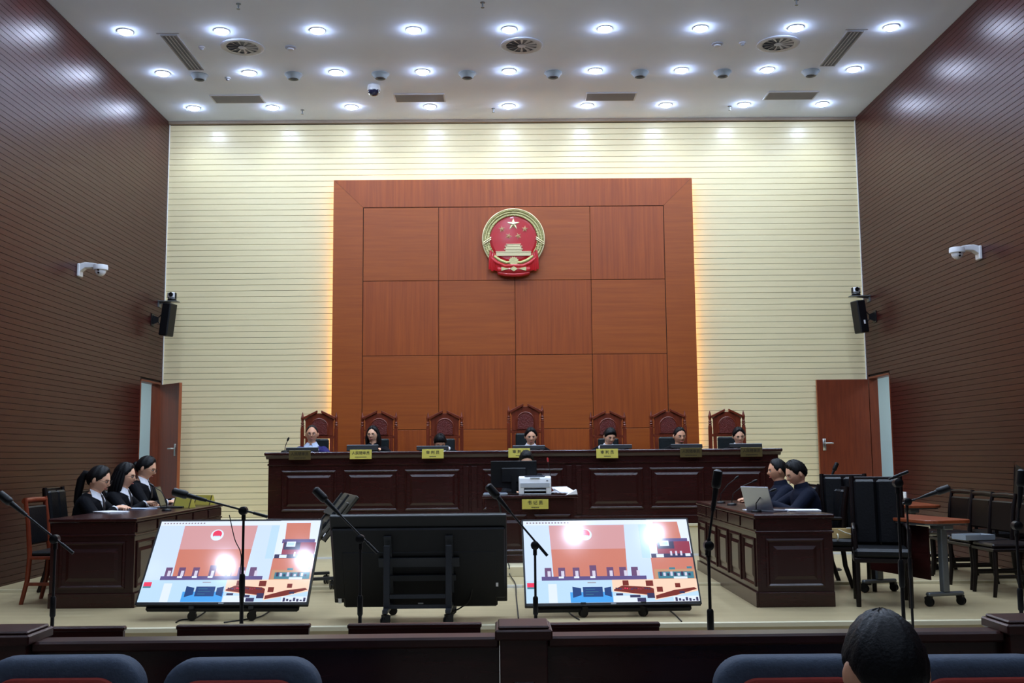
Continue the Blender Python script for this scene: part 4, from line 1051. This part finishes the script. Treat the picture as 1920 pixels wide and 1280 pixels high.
def judge(x, ytop, lab, zoff=0, **kw):
    p = onY(x, ytop, 14.72); sc = kw.pop('s', .97)
    top = (.45+.085*sc+(.555+.098+.125+.016)*sc)
    return person(lab, (p.x, 14.86, ZU+(p.z-ZU-top)), 0, s=sc, hands=[(-.14, -.46, 1.556-ZU-(p.z-ZU-top)+.035), (.14, -.46, 1.556-ZU-(p.z-ZU-top)+.035)], **kw)
judge(582, 795, 'man in a purple-blue cardigan over a white collar, wearing glasses, on the bench', s=1.0, hair='bald', jacket='cardigan', shirt='shirt_blue', tie=False, glasses=True, head=(2, 8, 0), skin='skin2', hairm='hair_brown', lean=2, vee=.2)
judge(698, 797, 'woman with glasses and loose dark hair on one side, sitting on the bench', hair='long', glasses=True, head=(2, -12, 0), s=.95, lean=2, shirt='suit_black', tie=False, vee=.1)
judge(823, 806, 'judge with head bowed low behind the monitor on the bench', hair='fringe', head=(38, 12, 0), s=.95, lean=10, glasses=True)
judge(995, 799, 'presiding woman judge with parted hair and white shirt, reading at the middle of the bench', hair='bun', head=(14, 4, 0), s=.95, lean=5)
judge(1141, 799, 'woman judge with dark hair falling over one eye and white collar, looking down', hair='fringe', head=(20, 16, 4), s=.95, lean=6)
judge(1274, 798, 'crew-cut man in dark clothes looking down on the bench', hair='crew', head=(10, 14, 0), s=1.0, lean=5, shirt='suit_black', tie=False, skin='skin2')
judge(1387, 798, 'woman in black with hair tied back at the end of the bench', hair='bun', head=(16, 0, -3), s=.96, lean=5, tie=False, vee=.14)
# clerk behind the monitor
p = onY(986, 842, 12.85)
sc = .95; top = (.45+.085*sc+.794*sc)
ckp = person('clerk with dark fringe, only the top of the face showing above the monitor', (p.x, 12.98, .28+(p.z-.28-top)), 0, s=sc, hair='fringe', head=(16, 6, 0), lean=6, hands=[(-.14, -.40, .77), (.14, -.40, .77)])
# three women at the left desk, facing right
SEATS = []
def woman(x, ytop, X, lab, **kw):
    d = ray(x, ytop); Yh = (CAM + d*(X/d.x)).y; zt_ = (CAM + d*(X/d.x)).z
    sc = kw.pop('s', .97); le = math.radians(kw.get('lean', 8))
    top = .45+.085*sc+(.555*math.cos(le)+.232)*sc
    fwd = math.sin(le)*.62*sc+.02
    hz = kw.pop('hz')
    z = zt_-top; SEATS.append((X-fwd, Yh))
    return person(lab, (X-fwd, Yh, z), PI/2, s=sc, seat=.45, hands=[Vector(h)-Vector((0, 0, z)) for h in hz], vox=.0055, **kw)
dz = ZS+.80+.03
woman(186, 873, -4.26, 'woman with long ponytail and glasses leaning over papers at the side desk', hair='pony', glasses=True, lean=14, head=(14, 0, 0), hz=[(-.05, -.38, dz), (.10, -.40, dz)], s=1.04, headk=1.05, curl=.7)
woman(236, 868, -4.24, 'woman with glasses in the middle of the three black-suited women', hair='long', glasses=True, lean=12, head=(8, 0, 0), hz=[(-.10, -.42, dz+.02), (.14, -.40, dz)], s=1.04, headk=1.05, curl=.9)
woman(273, 854, -4.29, 'woman with hair tied back and thin glasses beside the gold name plates', hair='bun', glasses=True, lean=10, head=(18, 0, 0), hz=[(-.1, -.44, dz), (.1, -.46, dz)], s=1.04, headk=1.03)
# two men at the right desk, facing left
def man(x, ytop, X, lab, **kw):
    d = ray(x, ytop); q = CAM + d*(X/d.x); sc = kw.pop('s', 1.0); le = math.radians(kw.get('lean', 8))
    top = .45+.085*sc+(.555*math.cos(le)+.232)*sc; fwd = math.sin(le)*.62*sc+.02; z = q.z-top; hz = kw.pop('hz'); SEATS.append((X+fwd, q.y))
    return person(lab, (X+fwd, q.y, z), -PI/2, s=sc, hands=[Vector(h)-Vector((0, 0, z)) for h in hz], vox=.0055, **kw)
man(1493, 861, 2.98, 'man in a dark blue jacket typing on the silver laptop', hair='short', jacket='jacket_blue', zip_up=True, lean=12, head=(20, 8, 0), hz=[(-.1, -.50, dz), (.12, -.44, dz)], skin='skin', s=1.0)
man(1456, 859, 3.0, 'short-haired man in a dark jacket sitting beyond the man with the laptop', hair='crew', jacket='jacket_blue', zip_up=True, lean=8, head=(6, -4, 0), hz=[(-.12, -.42, dz), (.12, -.42, dz)], skin='skin2', s=1.0)
# ============================================================ things on the side desks
ZD = ZS+.80
def sheets(lab, x, y, n, w=.21, l=.297, rz=0, m='paper', z=ZD, name='paper_stack', cat='papers'):
    t = thing(name, lab, cat, (x, y, z), rz)
    for k in range(n):
        b = MB(); b.M = Matrix.Rotation(math.radians((k*37 % 11)-5), 4, 'Z') @ Matrix.Translation((.006*((k*5) % 3-1), .005*((k*7) % 3-1), .003*k)); b.box(-w/2, w/2, -l/2, l/2, .0005, .003); b.build('sheet', m, t)
    return t
q = onZ(205, 962, ZD); sheets('thin stack of white papers under the ponytailed woman hands', q.x, q.y+.05, 6, rz=.9)
q = onZ(258, 955, ZD); sheets('pale blue folder and sheets before the middle woman', q.x, q.y+.05, 4, rz=1.3, m='shirt_blue')
q = onZ(310, 951, ZD); sheets('bright white sheet before the woman with hair tied back', q.x, q.y+.02, 3, rz=1.5)
q = onZ(352, 952, ZD)
def wedge_plate(x, y, rz, lab):
    t = thing('desk_name_plate', lab, 'name plate', (x, y, ZD), rz)
    b = MB(); b.prism([(-.045, 0), (.045, 0), (.006, .11), (-.006, .11)], -.13, .13, 'yz'); b.build('wedge', 'brass', t)
    c = MB(); c.prism([(-.0465, .0), (-.0445, 0), (-.006, .108), (-.008, .108)], -.125, -.11, 'yz'); c.prism([(-.0465, .0), (-.0445, 0), (-.006, .108), (-.008, .108)], .11, .125, 'yz'); c.build('end_mark', 'brass_dark', t)
wedge_plate(-3.56, onX(345, 943, -3.56).y, math.radians(-28), 'gold wedge name plate beside the open laptop on the women desk')
wedge_plate(-3.52, 12.3, math.radians(-28), 'gold wedge name plate at the end of the women desk near the door')
def laptop(x, y, rz, lab, openang=105, z=ZD, m='silver'):
    t = thing('laptop', lab, 'laptop', (x, y, z), rz)
    MB().chbox(-.165, .165, -.115, .115, .001, .016, .004).build('base', m, t)
    MB().box(-.145, .145, -.02, .09, .016, .0175).build('keyboard', 'black_plastic', t)
    a = math.radians(openang-90)
    l = MB(); l.M = Matrix.Translation((0, .115, .016)) @ Matrix.Rotation(-a, 4, 'X'); l.chbox(-.165, .165, -.006, .002, 0, .225, .003); lo = l.build('lid', m, t)
    d = MB(); d.M = l.M; d.box(-.155, .155, -.0075, -.0065, .012, .215); d.build('display', 'tv_dark', lo)
    return t
laptop(-3.66, onX(326, 945, -3.66).y, math.radians(98), 'open dark laptop on the women desk beside the name plates', 108, m='black_plastic')
laptop(2.44, onX(1440, 950, 2.44).y, math.radians(125), 'open silver laptop in front of the man who types', 108)
q = onZ(1500, 959, ZD); sheets('white papers spread on the end of the men desk', q.x+.05, q.y+.08, 5, rz=1.45)
q = onX(1408, 945, 2.32); sheets('small white paper roll beside the silver laptop', q.x, q.y, 3, w=.1, l=.14, rz=.3)
gn = lambda x, y, X, pts, lab: gooseneck((X, onX(x, y, X).y, ZD), pts, lab)
gn(313, 935, -3.5, [(0, 0, .02), (0, .0, .1), (-.06, 0, .2), (-.14, 0, .25)], 'gooseneck microphone bending towards the woman with hair tied back')
gn(1372, 950, 2.36, [(0, 0, .02), (.02, 0, .12), (.12, -.02, .2), (.22, -.02, .24)], 'gooseneck microphone bending over the men desk')
gn(1352, 948, 2.34, [(0, 0, .02), (.0, 0, .1), (.08, 0, .2), (.16, 0, .26)], 'gooseneck microphone at the far end of the men desk')
gn(1418, 955, 2.30, [(0, 0, .02), (.0, 0, .08), (.06, 0, .16), (.14, 0, .19)], 'gooseneck microphone touching the silver laptop lid')
for X, ys, lab in ((2.19, 0, 'men'),):
    pass

# ============================================================ seats around the stage
def wood_chair(loc, rz, lab, wood='chair_wood', pad='black_leather', h=.98, group=None, slats=False):
    t = thing('wooden_chair', lab, 'chair', loc, rz, group)
    MB().chbox(-.23, .23, -.23, .22, .41, .44, .006).build('seat_frame', wood, t)
    MB().chbox(-.215, .215, -.225, .2, .44, .485, .016).build('seat', pad, t)
    for x in (-.21, .21):
        MB().tube([(x, -.21, .41), (x, -.205, .2), (x, -.23, 0)], [.024, .021, .018], 8).build('leg', wood, t, smooth=True)
        MB().tube([(x, .27, 0), (x, .22, .22), (x, .205, .44), (x, .235, .75), (x, .27, h)], [.02, .023, .024, .021, .02], 8).build('back_post', wood, t, smooth=True)
        MB().chbox(x-.012, x+.012, -.2, .22, .17, .2, .003).build('stretcher', wood, t)
    MB().tube([(-.225, .272, h-.03), (0, .285, h-.025), (.225, .272, h-.03)], [.026, .03, .026], 10).build('top_rail', wood, t, smooth=True)
    b = MB(); b.M = Matrix.Translation((0, .236, .54)) @ Matrix.Rotation(math.radians(-5), 4, 'X'); b.chbox(-.19, .19, -.025, .012, 0, h-.62, .014); b.build('backrest', pad, t)
    return t
wood_chair((-4.24, 10.1, ZS), PI/2, 'empty reddish wooden chair with black pad beside the women desk')
def tall_chair(loc, rz, lab, h=1.12, wood='black_wood', group=None):
    t = thing('leather_chair', lab, 'chair', loc, rz, group)
    MB().chbox(-.24, .24, -.25, .22, .38, .42, .006).build('seat_frame', wood, t)
    MB().chbox(-.235, .235, -.26, .2, .42, .50, .025).build('seat', 'black_leather', t)
    for x in (-.215, .215):
        MB().tube([(x, -.22, .38), (x, -.225, .2), (x, -.23, 0)], [.026, .024, .021], 8).build('leg', wood, t, smooth=True)
        MB().tube([(x, .31, 0), (x, .24, .22), (x, .215, .45), (x*.98, .25, .8), (x*.98, .29, h)], [.022, .025, .026, .024, .022], 8).build('back_post', wood, t, smooth=True)
        MB().tube([(x, -.2, .42), (x*1.06, -.19, .66), (x*1.06, .0, .69), (x, .22, .68)], .02, 8).build('armrest', wood, t, smooth=True)
    B = Matrix.Translation((0, .222, .5)) @ Matrix.Rotation(math.radians(-7), 4, 'X')
    for x in (-.1, .1):
        b = MB(); b.M = B; b.chbox(x-.098, x+.098, -.045, .02, 0, h-.53, .022); b.build('back_cushion', 'black_leather', t)
    b = MB(); b.M = B; b.chbox(-.21, .21, .02, .035, -.02, h-.5, .006); b.build('back_board', wood, t)
    return t
# behind the people
tall_chair((SEATS[0][0]+.0, SEATS[0][1], ZS), PI/2, 'black high-back chair under the ponytailed woman', 1.05)
tall_chair((SEATS[1][0], SEATS[1][1], ZS), PI/2, 'black high-back chair under the middle woman', 1.0)
tall_chair((SEATS[2][0], SEATS[2][1], ZS), PI/2, 'black high-back chair under the woman with hair tied back', 1.0)
q1 = onZ(1560, 1125, ZS); q2 = onZ(1642, 1133, ZS)
tall_chair((SEATS[4][0], SEATS[4][1], ZS), -PI/2, 'black high-back chair under the short-haired man', 1.0)
tall_chair((SEATS[3][0], SEATS[3][1], ZS), -PI/2, 'black high-back chair under the man with the laptop', 1.0)
c1 = tall_chair((onY(1585, 1000, 10.5).x+.02, 10.5, ZS), math.radians(-14), 'black leather chair holding the kraft paper bag', 1.12)
c2 = tall_chair((onY(1650, 1000, 9.4).x, 9.4, ZS), math.radians(-16), 'black leather chair with split back cushions beside the folding table', 1.12)
t = thing('paper_bag', 'tan kraft paper bag with white rope handle lying on a leather chair', 'bag', (onY(1588, 995, 10.3).x, 10.36, ZS+.502), math.radians(-6))
MB().prism([(-.07, 0), (.07, 0), (.06, .09), (-.055, .1)], -.14, .14, 'yz').build('bag', 'kraft', t, bevel=.006)
MB().tube([(-.08, -.075, .09), (-.02, -.085, .06), (.04, -.085, .04), (.09, -.08, .07), (.07, -.075, .1), (.0, -.07, .1)], .006, 6).build('rope_handle', 'cord_white', t, smooth=True)
MB().torus((-.09, -.08, .015), .03, .006, 'x', 14, 6).build('rope_end', 'cord_white', t)
p = onY(1555, 900, 11.0)
# clerk's and extra seat
wood_chair((.36, 13.0, .28), 0, 'wooden chair under the clerk behind the small desk', h=.8)
# right wall: chairs, folding tables
wl_ = [('dark wooden chair beside the folding table end', 1765, 11.6, -84), ('dark wooden chair second from the folding table', 1800, 11.05, -88), ('dark wooden chair third from the folding table', 1838, 10.5, -86), ('dark wooden chair farthest from the folding table', 1885, 9.95, -90)]
for lab, x, y, a in wl_:
    w_ = wood_chair((onY(x, 1000, y).x, y, ZS), math.radians(a), lab, wood='black_wood', pad='black_wood', h=.92)
tall_chair((5.33, 11.25, ZS), math.radians(-88), 'dark tall-backed chair against the slatted wall', 1.28)
def fold_table(loc, rz, lab, L=1.2, hw=.3):
    t = thing('folding_table', lab, 'table', loc, rz)
    P = [(-.3+.08*(1-math.cos(a)) if False else 0, 0) for a in ()]
    pts = []
    for cx_, cy_, a0 in ((L/2-.12, hw-.12, 0), (-L/2+.12, hw-.12, 90), (-L/2+.12, -hw+.12, 180), (L/2-.12, -hw+.12, 270)):
        for k in range(6): a = math.radians(a0+18*k); pts.append((cx_+.12*math.cos(a), cy_+.12*math.sin(a)))
    MB().prism(pts, .715, .745, 'xy').build('table_top', 'table_orange', t, bevel=.006)
    MB().prism([(x*.96, y*.93) for x, y in pts], .70, .715, 'xy').build('underframe', 'grey_metal', t)
    for x in (-L/2+.16, L/2-.16):
        MB().box(x-.03, x+.03, -.032, .032, .12, .7).build('leg', 'grey_metal', t, bevel=.008)
        MB().chbox(x-.028, x+.028, -hw+.05, hw-.05, .085, .12, .01).build('foot_bar', 'grey_metal', t)
        MB().chbox(x-.1, x+.1, -.05, .05, .66, .7, .008).build('head_bracket', 'grey_metal', t)
        for y in (-hw+.07, hw-.07): caster(t, x, y, 0, .5)
        for z in (.38, .41): MB().lathe([(.006, -.001), (.006, .002)], c=(x, -.033, z), n=8, axis='y').build('bolt', 'dark_metal', t)
    MB().box(-L/2+.2, L/2-.2, .1, .115, .22, .68).build('modesty_board', 'dark_wood_h', t)
    MB().chbox(-L/2+.2, L/2-.2, -.03, .09, .60, .615, .004).build('shelf', 'cord_white', t)
    return t
ft = onZ(1752, 1140, ZS)
fold_table((ft.x+.04, ft.y+.62, ZS), math.radians(104), 'folding table with orange-brown top and grey caster leg beside the leather chairs', 1.3, hw=.23)
fold_table((4.6, 12.3, ZS), math.radians(88), 'folding table standing farther back by the slatted wall', 1.2)
t = thing('document_box', 'clear plastic document tray lying on a chair by the slatted wall', 'tray', (onY(1835, 1030, 10.1).x, 10.2, ZS+.49), .2)
MB().chbox(-.16, .16, -.11, .11, 0, .012, .003).build('base', 'grey_plastic', t)
f = MB(); f.box(-.16, .16, -.11, -.104, .012, .05); f.box(-.16, .16, .104, .11, .012, .05); f.box(-.16, -.154, -.104, .104, .012, .05); f.box(.154, .16, -.104, .104, .012, .05); f.build('rim', 'grey_plastic', t)
MB().box(-.14, .14, -.09, .09, .012, .025).build('papers', 'paper', t)

# ============================================================ microphone stands in front of the stage
def mic_stand(px, ybase_clutch, Y, boom_a, boom_b, lab, mic=True, r=.011, z0=0):
    """px, ybase_clutch: pixel of the clutch; boom_a (mic end) and boom_b (tail) pixels, all at depth Y"""
    c = onY(px[0], px[1], Y); base = Vector((px[2] if len(px) > 2 else c.x, Y, 0)); b = onY(px[3] if len(px) > 3 else px[0], 1170, Y); base = Vector((c.x+(c.x-b.x)*-1*.0, Y, 0))
    t = thing('microphone_stand', lab, 'mic stand', (c.x, Y, z0)); c = Vector((c.x, c.y, c.z-z0))
    C = Vector((0, 0, c.z))
    MB().lathe([(.12, 0), (.12, .012), (.1, .022), (.025, .03), (.02, .06)], n=24).build('base', 'dark_metal', t, smooth=True)
    MB().tube([(0, 0, .04), (0, 0, c.z*.62)], r, 10).build('lower_tube', 'dark_metal', t, smooth=True)
    MB().tube([(0, 0, c.z*.55), (0, 0, c.z*.56), (0, 0, c.z*.66), (0, 0, c.z*.67)], [r*1.1, r*1.5, r*1.5, r*1.1], 10).build('height_grip', 'black_plastic', t, smooth=True)
    MB().tube([(0, 0, c.z*.6), (0, 0, c.z)], r*.72, 10).build('upper_tube', 'dark_metal', t, smooth=True)
    A = onY(*boom_a, Y)-Vector((c.x, Y, z0)); B = onY(*boom_b, Y)-Vector((c.x, Y, z0))
    d = (A-B).normalized()
    dp = Vector((0, -.02, 0))
    MB().tube([B+dp, A+dp], r*.55, 8).build('boom', 'dark_metal', t, smooth=True)
    MB().tube([B+dp, B+dp+d*.09], r*.85, 8).build('boom_grip', 'black_plastic', t, smooth=True)
    k = MB(); k.lathe([(.018, -.035), (.026, -.03), (.026, .012), (.018, .02)], c=(0, 0, c.z), n=16, axis='y'); k.tube([(0, .0, c.z-.06), (0, 0, c.z-.01)], r*1.15, 10); k.build('clutch', 'black_plastic', t, smooth=True)
    if mic:
        m = MB(); a = A+dp; m.tube([a-d*.02, a+d*.01, a+d*.02], [r*.9, r*1.1, r*1.2], 10); m.build('mic_clip', 'black_plastic', t)
        m = MB().tube([a+d*.015, a+d*.10, a+d*.105, a+d*.12, a+d*.19, a+d*.20], [.012, .016, .023, .026, .025, .012], 12).build('microphone', 'black_plastic', t, smooth=True)
    return t
mic_stand((104, 1010), 0, 6.3, (48, 962), (140, 1036), 'boom microphone stand beside the empty reddish chair, foam head raised')
mic_stand((457, 957), 0, 6.5, (383, 936), (503, 968), 'boom microphone stand in front of the lit screen by the women')
mic_stand((676, 1010), 0, 6.3, (634, 960), (709, 1036), 'boom microphone stand in front of the turned-away screen')
mic_stand((1003, 1022), 0, 6.5, (953, 955), (1026, 1041), 'boom microphone stand in front of the lit screen nearer the men')
mic_stand((1328, 1022), 0, 5.6, (1336, 950), (1324, 1040), 'upright dark microphone stand beside the men desk front', r=.012)
mic_stand((1682, 905), 0, 6.0, (1664, 898), (1700, 884), 'tall boom microphone stand before the black leather chairs', mic=False, r=.011)
mic_stand((1905, 985), 0, 6.0, (1908, 945), (1904, 1000), 'microphone stand with upright foam microphone near the slatted wall')
mt = mic_stand((1700, 940), 0, 7.2, (1728, 931), (1690, 944), 'low boom microphone stand pointing over the folding table', r=.009)
mic_stand((1551, 908), 0, 11.9, (1556, 897), (1547, 918), 'small microphone stand between the men desk and the open door', z0=ZS+.025, r=.01)
# thin cables
q = onY(430, 965, 6.45); cable([q, onY(440, 1010, 6.45), onY(452, 1040, 6.44), onY(449, 1090, 6.44), onY(450, 1150, 6.46), (onY(451, 1150, 6.47).x, 6.47, .01)], 'thin wire hanging from the boom stand before the women screen', .003)
def floor_cable(pix, lab, z=ZS, r=.006): return cable([onZ(x, y, z)+Vector((0, 0, r)) for x, y in pix], lab, r)
floor_cable([(385, 1148), (365, 1160), (340, 1163), (330, 1168)], 'black cable on the stage under the women screen')
floor_cable([(515, 1140), (490, 1156), (460, 1162), (420, 1168)], 'black cable on the stage running from the women screen to the stage edge')
floor_cable([(1060, 1140), (1070, 1152), (1086, 1163)], 'short black cable on the stage under the men-side screen')
floor_cable([(1245, 1138), (1262, 1150), (1278, 1166)], 'curved black cable on the stage beyond the men-side screen')
cable([(.02, 11.9, .285), (.03, 11.56, .285), (.035, 11.53, .2), onZ(966, 1100, ZS)+Vector((0, 0, .035)), onZ(968, 1120, ZS)+Vector((0, 0, .006)), onZ(972, 1160, ZS)+Vector((0, 0, .006))], 'black cable crossing the stage floor from the clerk desk', .006)
q = onY(886, 1100, 8.93); cable([onY(886, 1098, 8.80), onY(880, 1125, 8.82), onY(862, 1140, 8.84), onY(846, 1147, 8.86)], 'black lead hanging from the back of the turned-away screen', .006)

# ============================================================ hall: rail with posts, low desks, seats, spectator
YRL = 4.0
def zrl(y): return onY(980, y, YRL).z
zbar = zrl(1191); zpost = zrl(1168)
ra = math.radians(.35)
rail = thing('hall_rail', 'long low dark wood rail with square posts dividing hall and stage', 'railing', (0, YRL, 0), ra)
pxs = [onY(22, 1175, YRL).x, onY(981, 1165, YRL).x, onY(1924, 1165, YRL).x]
for x in pxs:
    p_ = MB().box(x-.088, x+.088, -.06, .11, 0, zpost-.05).build('post', 'rail_wood', rail, bevel=.004)
    MB().chbox(x-.106, x+.106, -.085, .135, zpost-.05, zpost-.012, .006).build('post_cap', 'rail_wood', p_)
    MB().chbox(x-.095, x+.095, -.07, .12, zpost-.012, zpost, .005).build('post_cap', 'rail_wood', p_)
    MB().chbox(x-.04, x+.04, -.066, -.058, .12, zpost-.2, .004).build('post_panel', 'dark_wood', p_)
ends = [XL+.3]+pxs+[XR-.3]
for a, b in zip(ends, ends[1:]):
    a += .09 if a != ends[0] else 0; b -= .09
    MB().chbox(a, b, -.03, .08, zbar-.04, zbar, .008).build('top_bar', 'rail_wood', rail)
    MB().box(a, b, .0, .04, .05, zbar-.04).build('infill_board', 'dark_wood_h', rail)
    panel(rail, (a+.08, 0, .14), (1, 0, 0), (0, -1, 0), b-a-.16, zbar-.32, 'front_panel', 'dark_wood_h')
    MB().chbox(a, b, -.02, .06, 0, .07, .005).build('bottom_bar', 'rail_wood', rail)
dl = ['dark wooden bench behind the rail beside the end post', 'dark wooden bench behind the rail below the lit screen by the women', 'dark wooden bench behind the rail below the turned-away screen', 'dark wooden bench behind the rail below the lit screen nearer the men']
for (a, b, y), lab in zip(((76, 233, 1177), (330, 581, 1172), (651, 903, 1170), (1037, 1238, 1169)), dl):
    Yd = 4.6; p0 = onY(a, y, Yd); p1 = onY(b, y, Yd)
    if a == 76: p0 = onY(-18, y, Yd)
    if a == 1037: p0 = onY(988, y, Yd)
    t = thing('wooden_bench', lab, 'bench', ((p0.x+p1.x)/2, Yd, 0), group='benches behind the rail'); w = (p1.x-p0.x)/2; h = p0.z
    MB().chbox(-w, w, -.005, .035, h-.02, h, .005).build('top_rail', 'rail_wood', t)
    MB().box(-w+.005, w-.005, 0, .025, .3, h-.02).build('backrest', 'rail_wood', t)
    MB().chbox(-w, w, .02, .42, .38, .42, .008).build('seat', 'rail_wood', t)
    for x in (-w+.01, w-.04): MB().box(x, x+.03, .0, .38, 0, .38).build('leg', 'dark_wood', t)
def hall_seat(x0, x1, ytop, Y, lab):
    p0 = onY(x0, ytop, Y); p1 = onY(x1, ytop, Y); t = thing('auditorium_chair', lab, 'chair', ((p0.x+p1.x)/2, Y, 0)); w = (p1.x-p0.x)/2; h = p0.z
    def shell(w_, z0, z1, y0, y1, r):
        P = [(-w_, z0), (w_, z0)] + [(w_-r+r*math.cos(a), z1-r+r*math.sin(a)) for a in [k*PI/2/8 for k in range(9)]] + [(-w_+r-r*math.sin(a), z1-r+r*math.cos(a)) for a in [k*PI/2/8 for k in range(9)]]
        m = MB(); m.prism(P, y0, y1); m.M = None; return m
    m = shell(w, .38, h, 0, .1, .09); m.build('backrest', 'seat_blue', t, bevel=.03, seg=5, smooth=True)
    m = shell(w*.8, .44, h-.05, -.022, .005, .07); m.build('back_panel', 'seat_red', t, bevel=.01)
    m = MB(); m.chbox(-w+.02, w-.02, .08, .5, .36, .46, .03); m.build('seat_cushion', 'seat_blue', t)
    for x in (-w+.01, w-.05): MB().chbox(x, x+.04, .02, .42, 0, .36, .006).build('leg', 'dark_metal', t)
    for x in (-w-.015, w-.015): MB().chbox(x, x+.03, .11, .45, .47, .6, .01).build('arm', 'dark_wood', t)
hs = ['blue-grey padded hall seat beside the end of the rail', 'blue-grey padded hall seat before the low desks by the women', 'blue-grey padded hall seat just beside the spectator head', 'blue-grey padded hall seat on the far side of the spectator']
for (a, b, y), lab in zip(((-45, 262, 1237), (299, 597, 1241), (1343, 1645, 1236), (1692, 1990, 1236)), hs): hall_seat(a, b, y, 3.0, lab)
# spectator seen from behind
d = ray(1660, 1147); Ys = 2.22; q = CAM + d*(Ys/d.y); sc = 1.0
top = .45+.085+(.555+.098+.119+.010)*sc
sp_ = person('spectator with short black hair seen from behind in the hall', (q.x, Ys-.03, q.z-top+.005), PI, s=sc, hair='crew', jacket='suit_black', lean=3, head=(6, 0, 0), zip_up=True, skin='skin2', headk=.95,
       hands=[(-.14, -.26, .62), (.14, -.26, .62)], vox=.007)
hx = q.x
t = thing('auditorium_chair', 'blue-grey hall seat carrying the spectator', 'chair', (hx, Ys+.0, 0))
MB().chbox(-.25, .25, -.25, .28, .36, .45, .03).build('seat_cushion', 'seat_blue', t)
MB().chbox(-.25, .25, -.34, -.26, .4, .82, .03).build('backrest', 'seat_blue', t)
for x in (-.24, .2): MB().chbox(x, x+.04, -.2, .2, 0, .36, .006).build('leg', 'dark_metal', t)
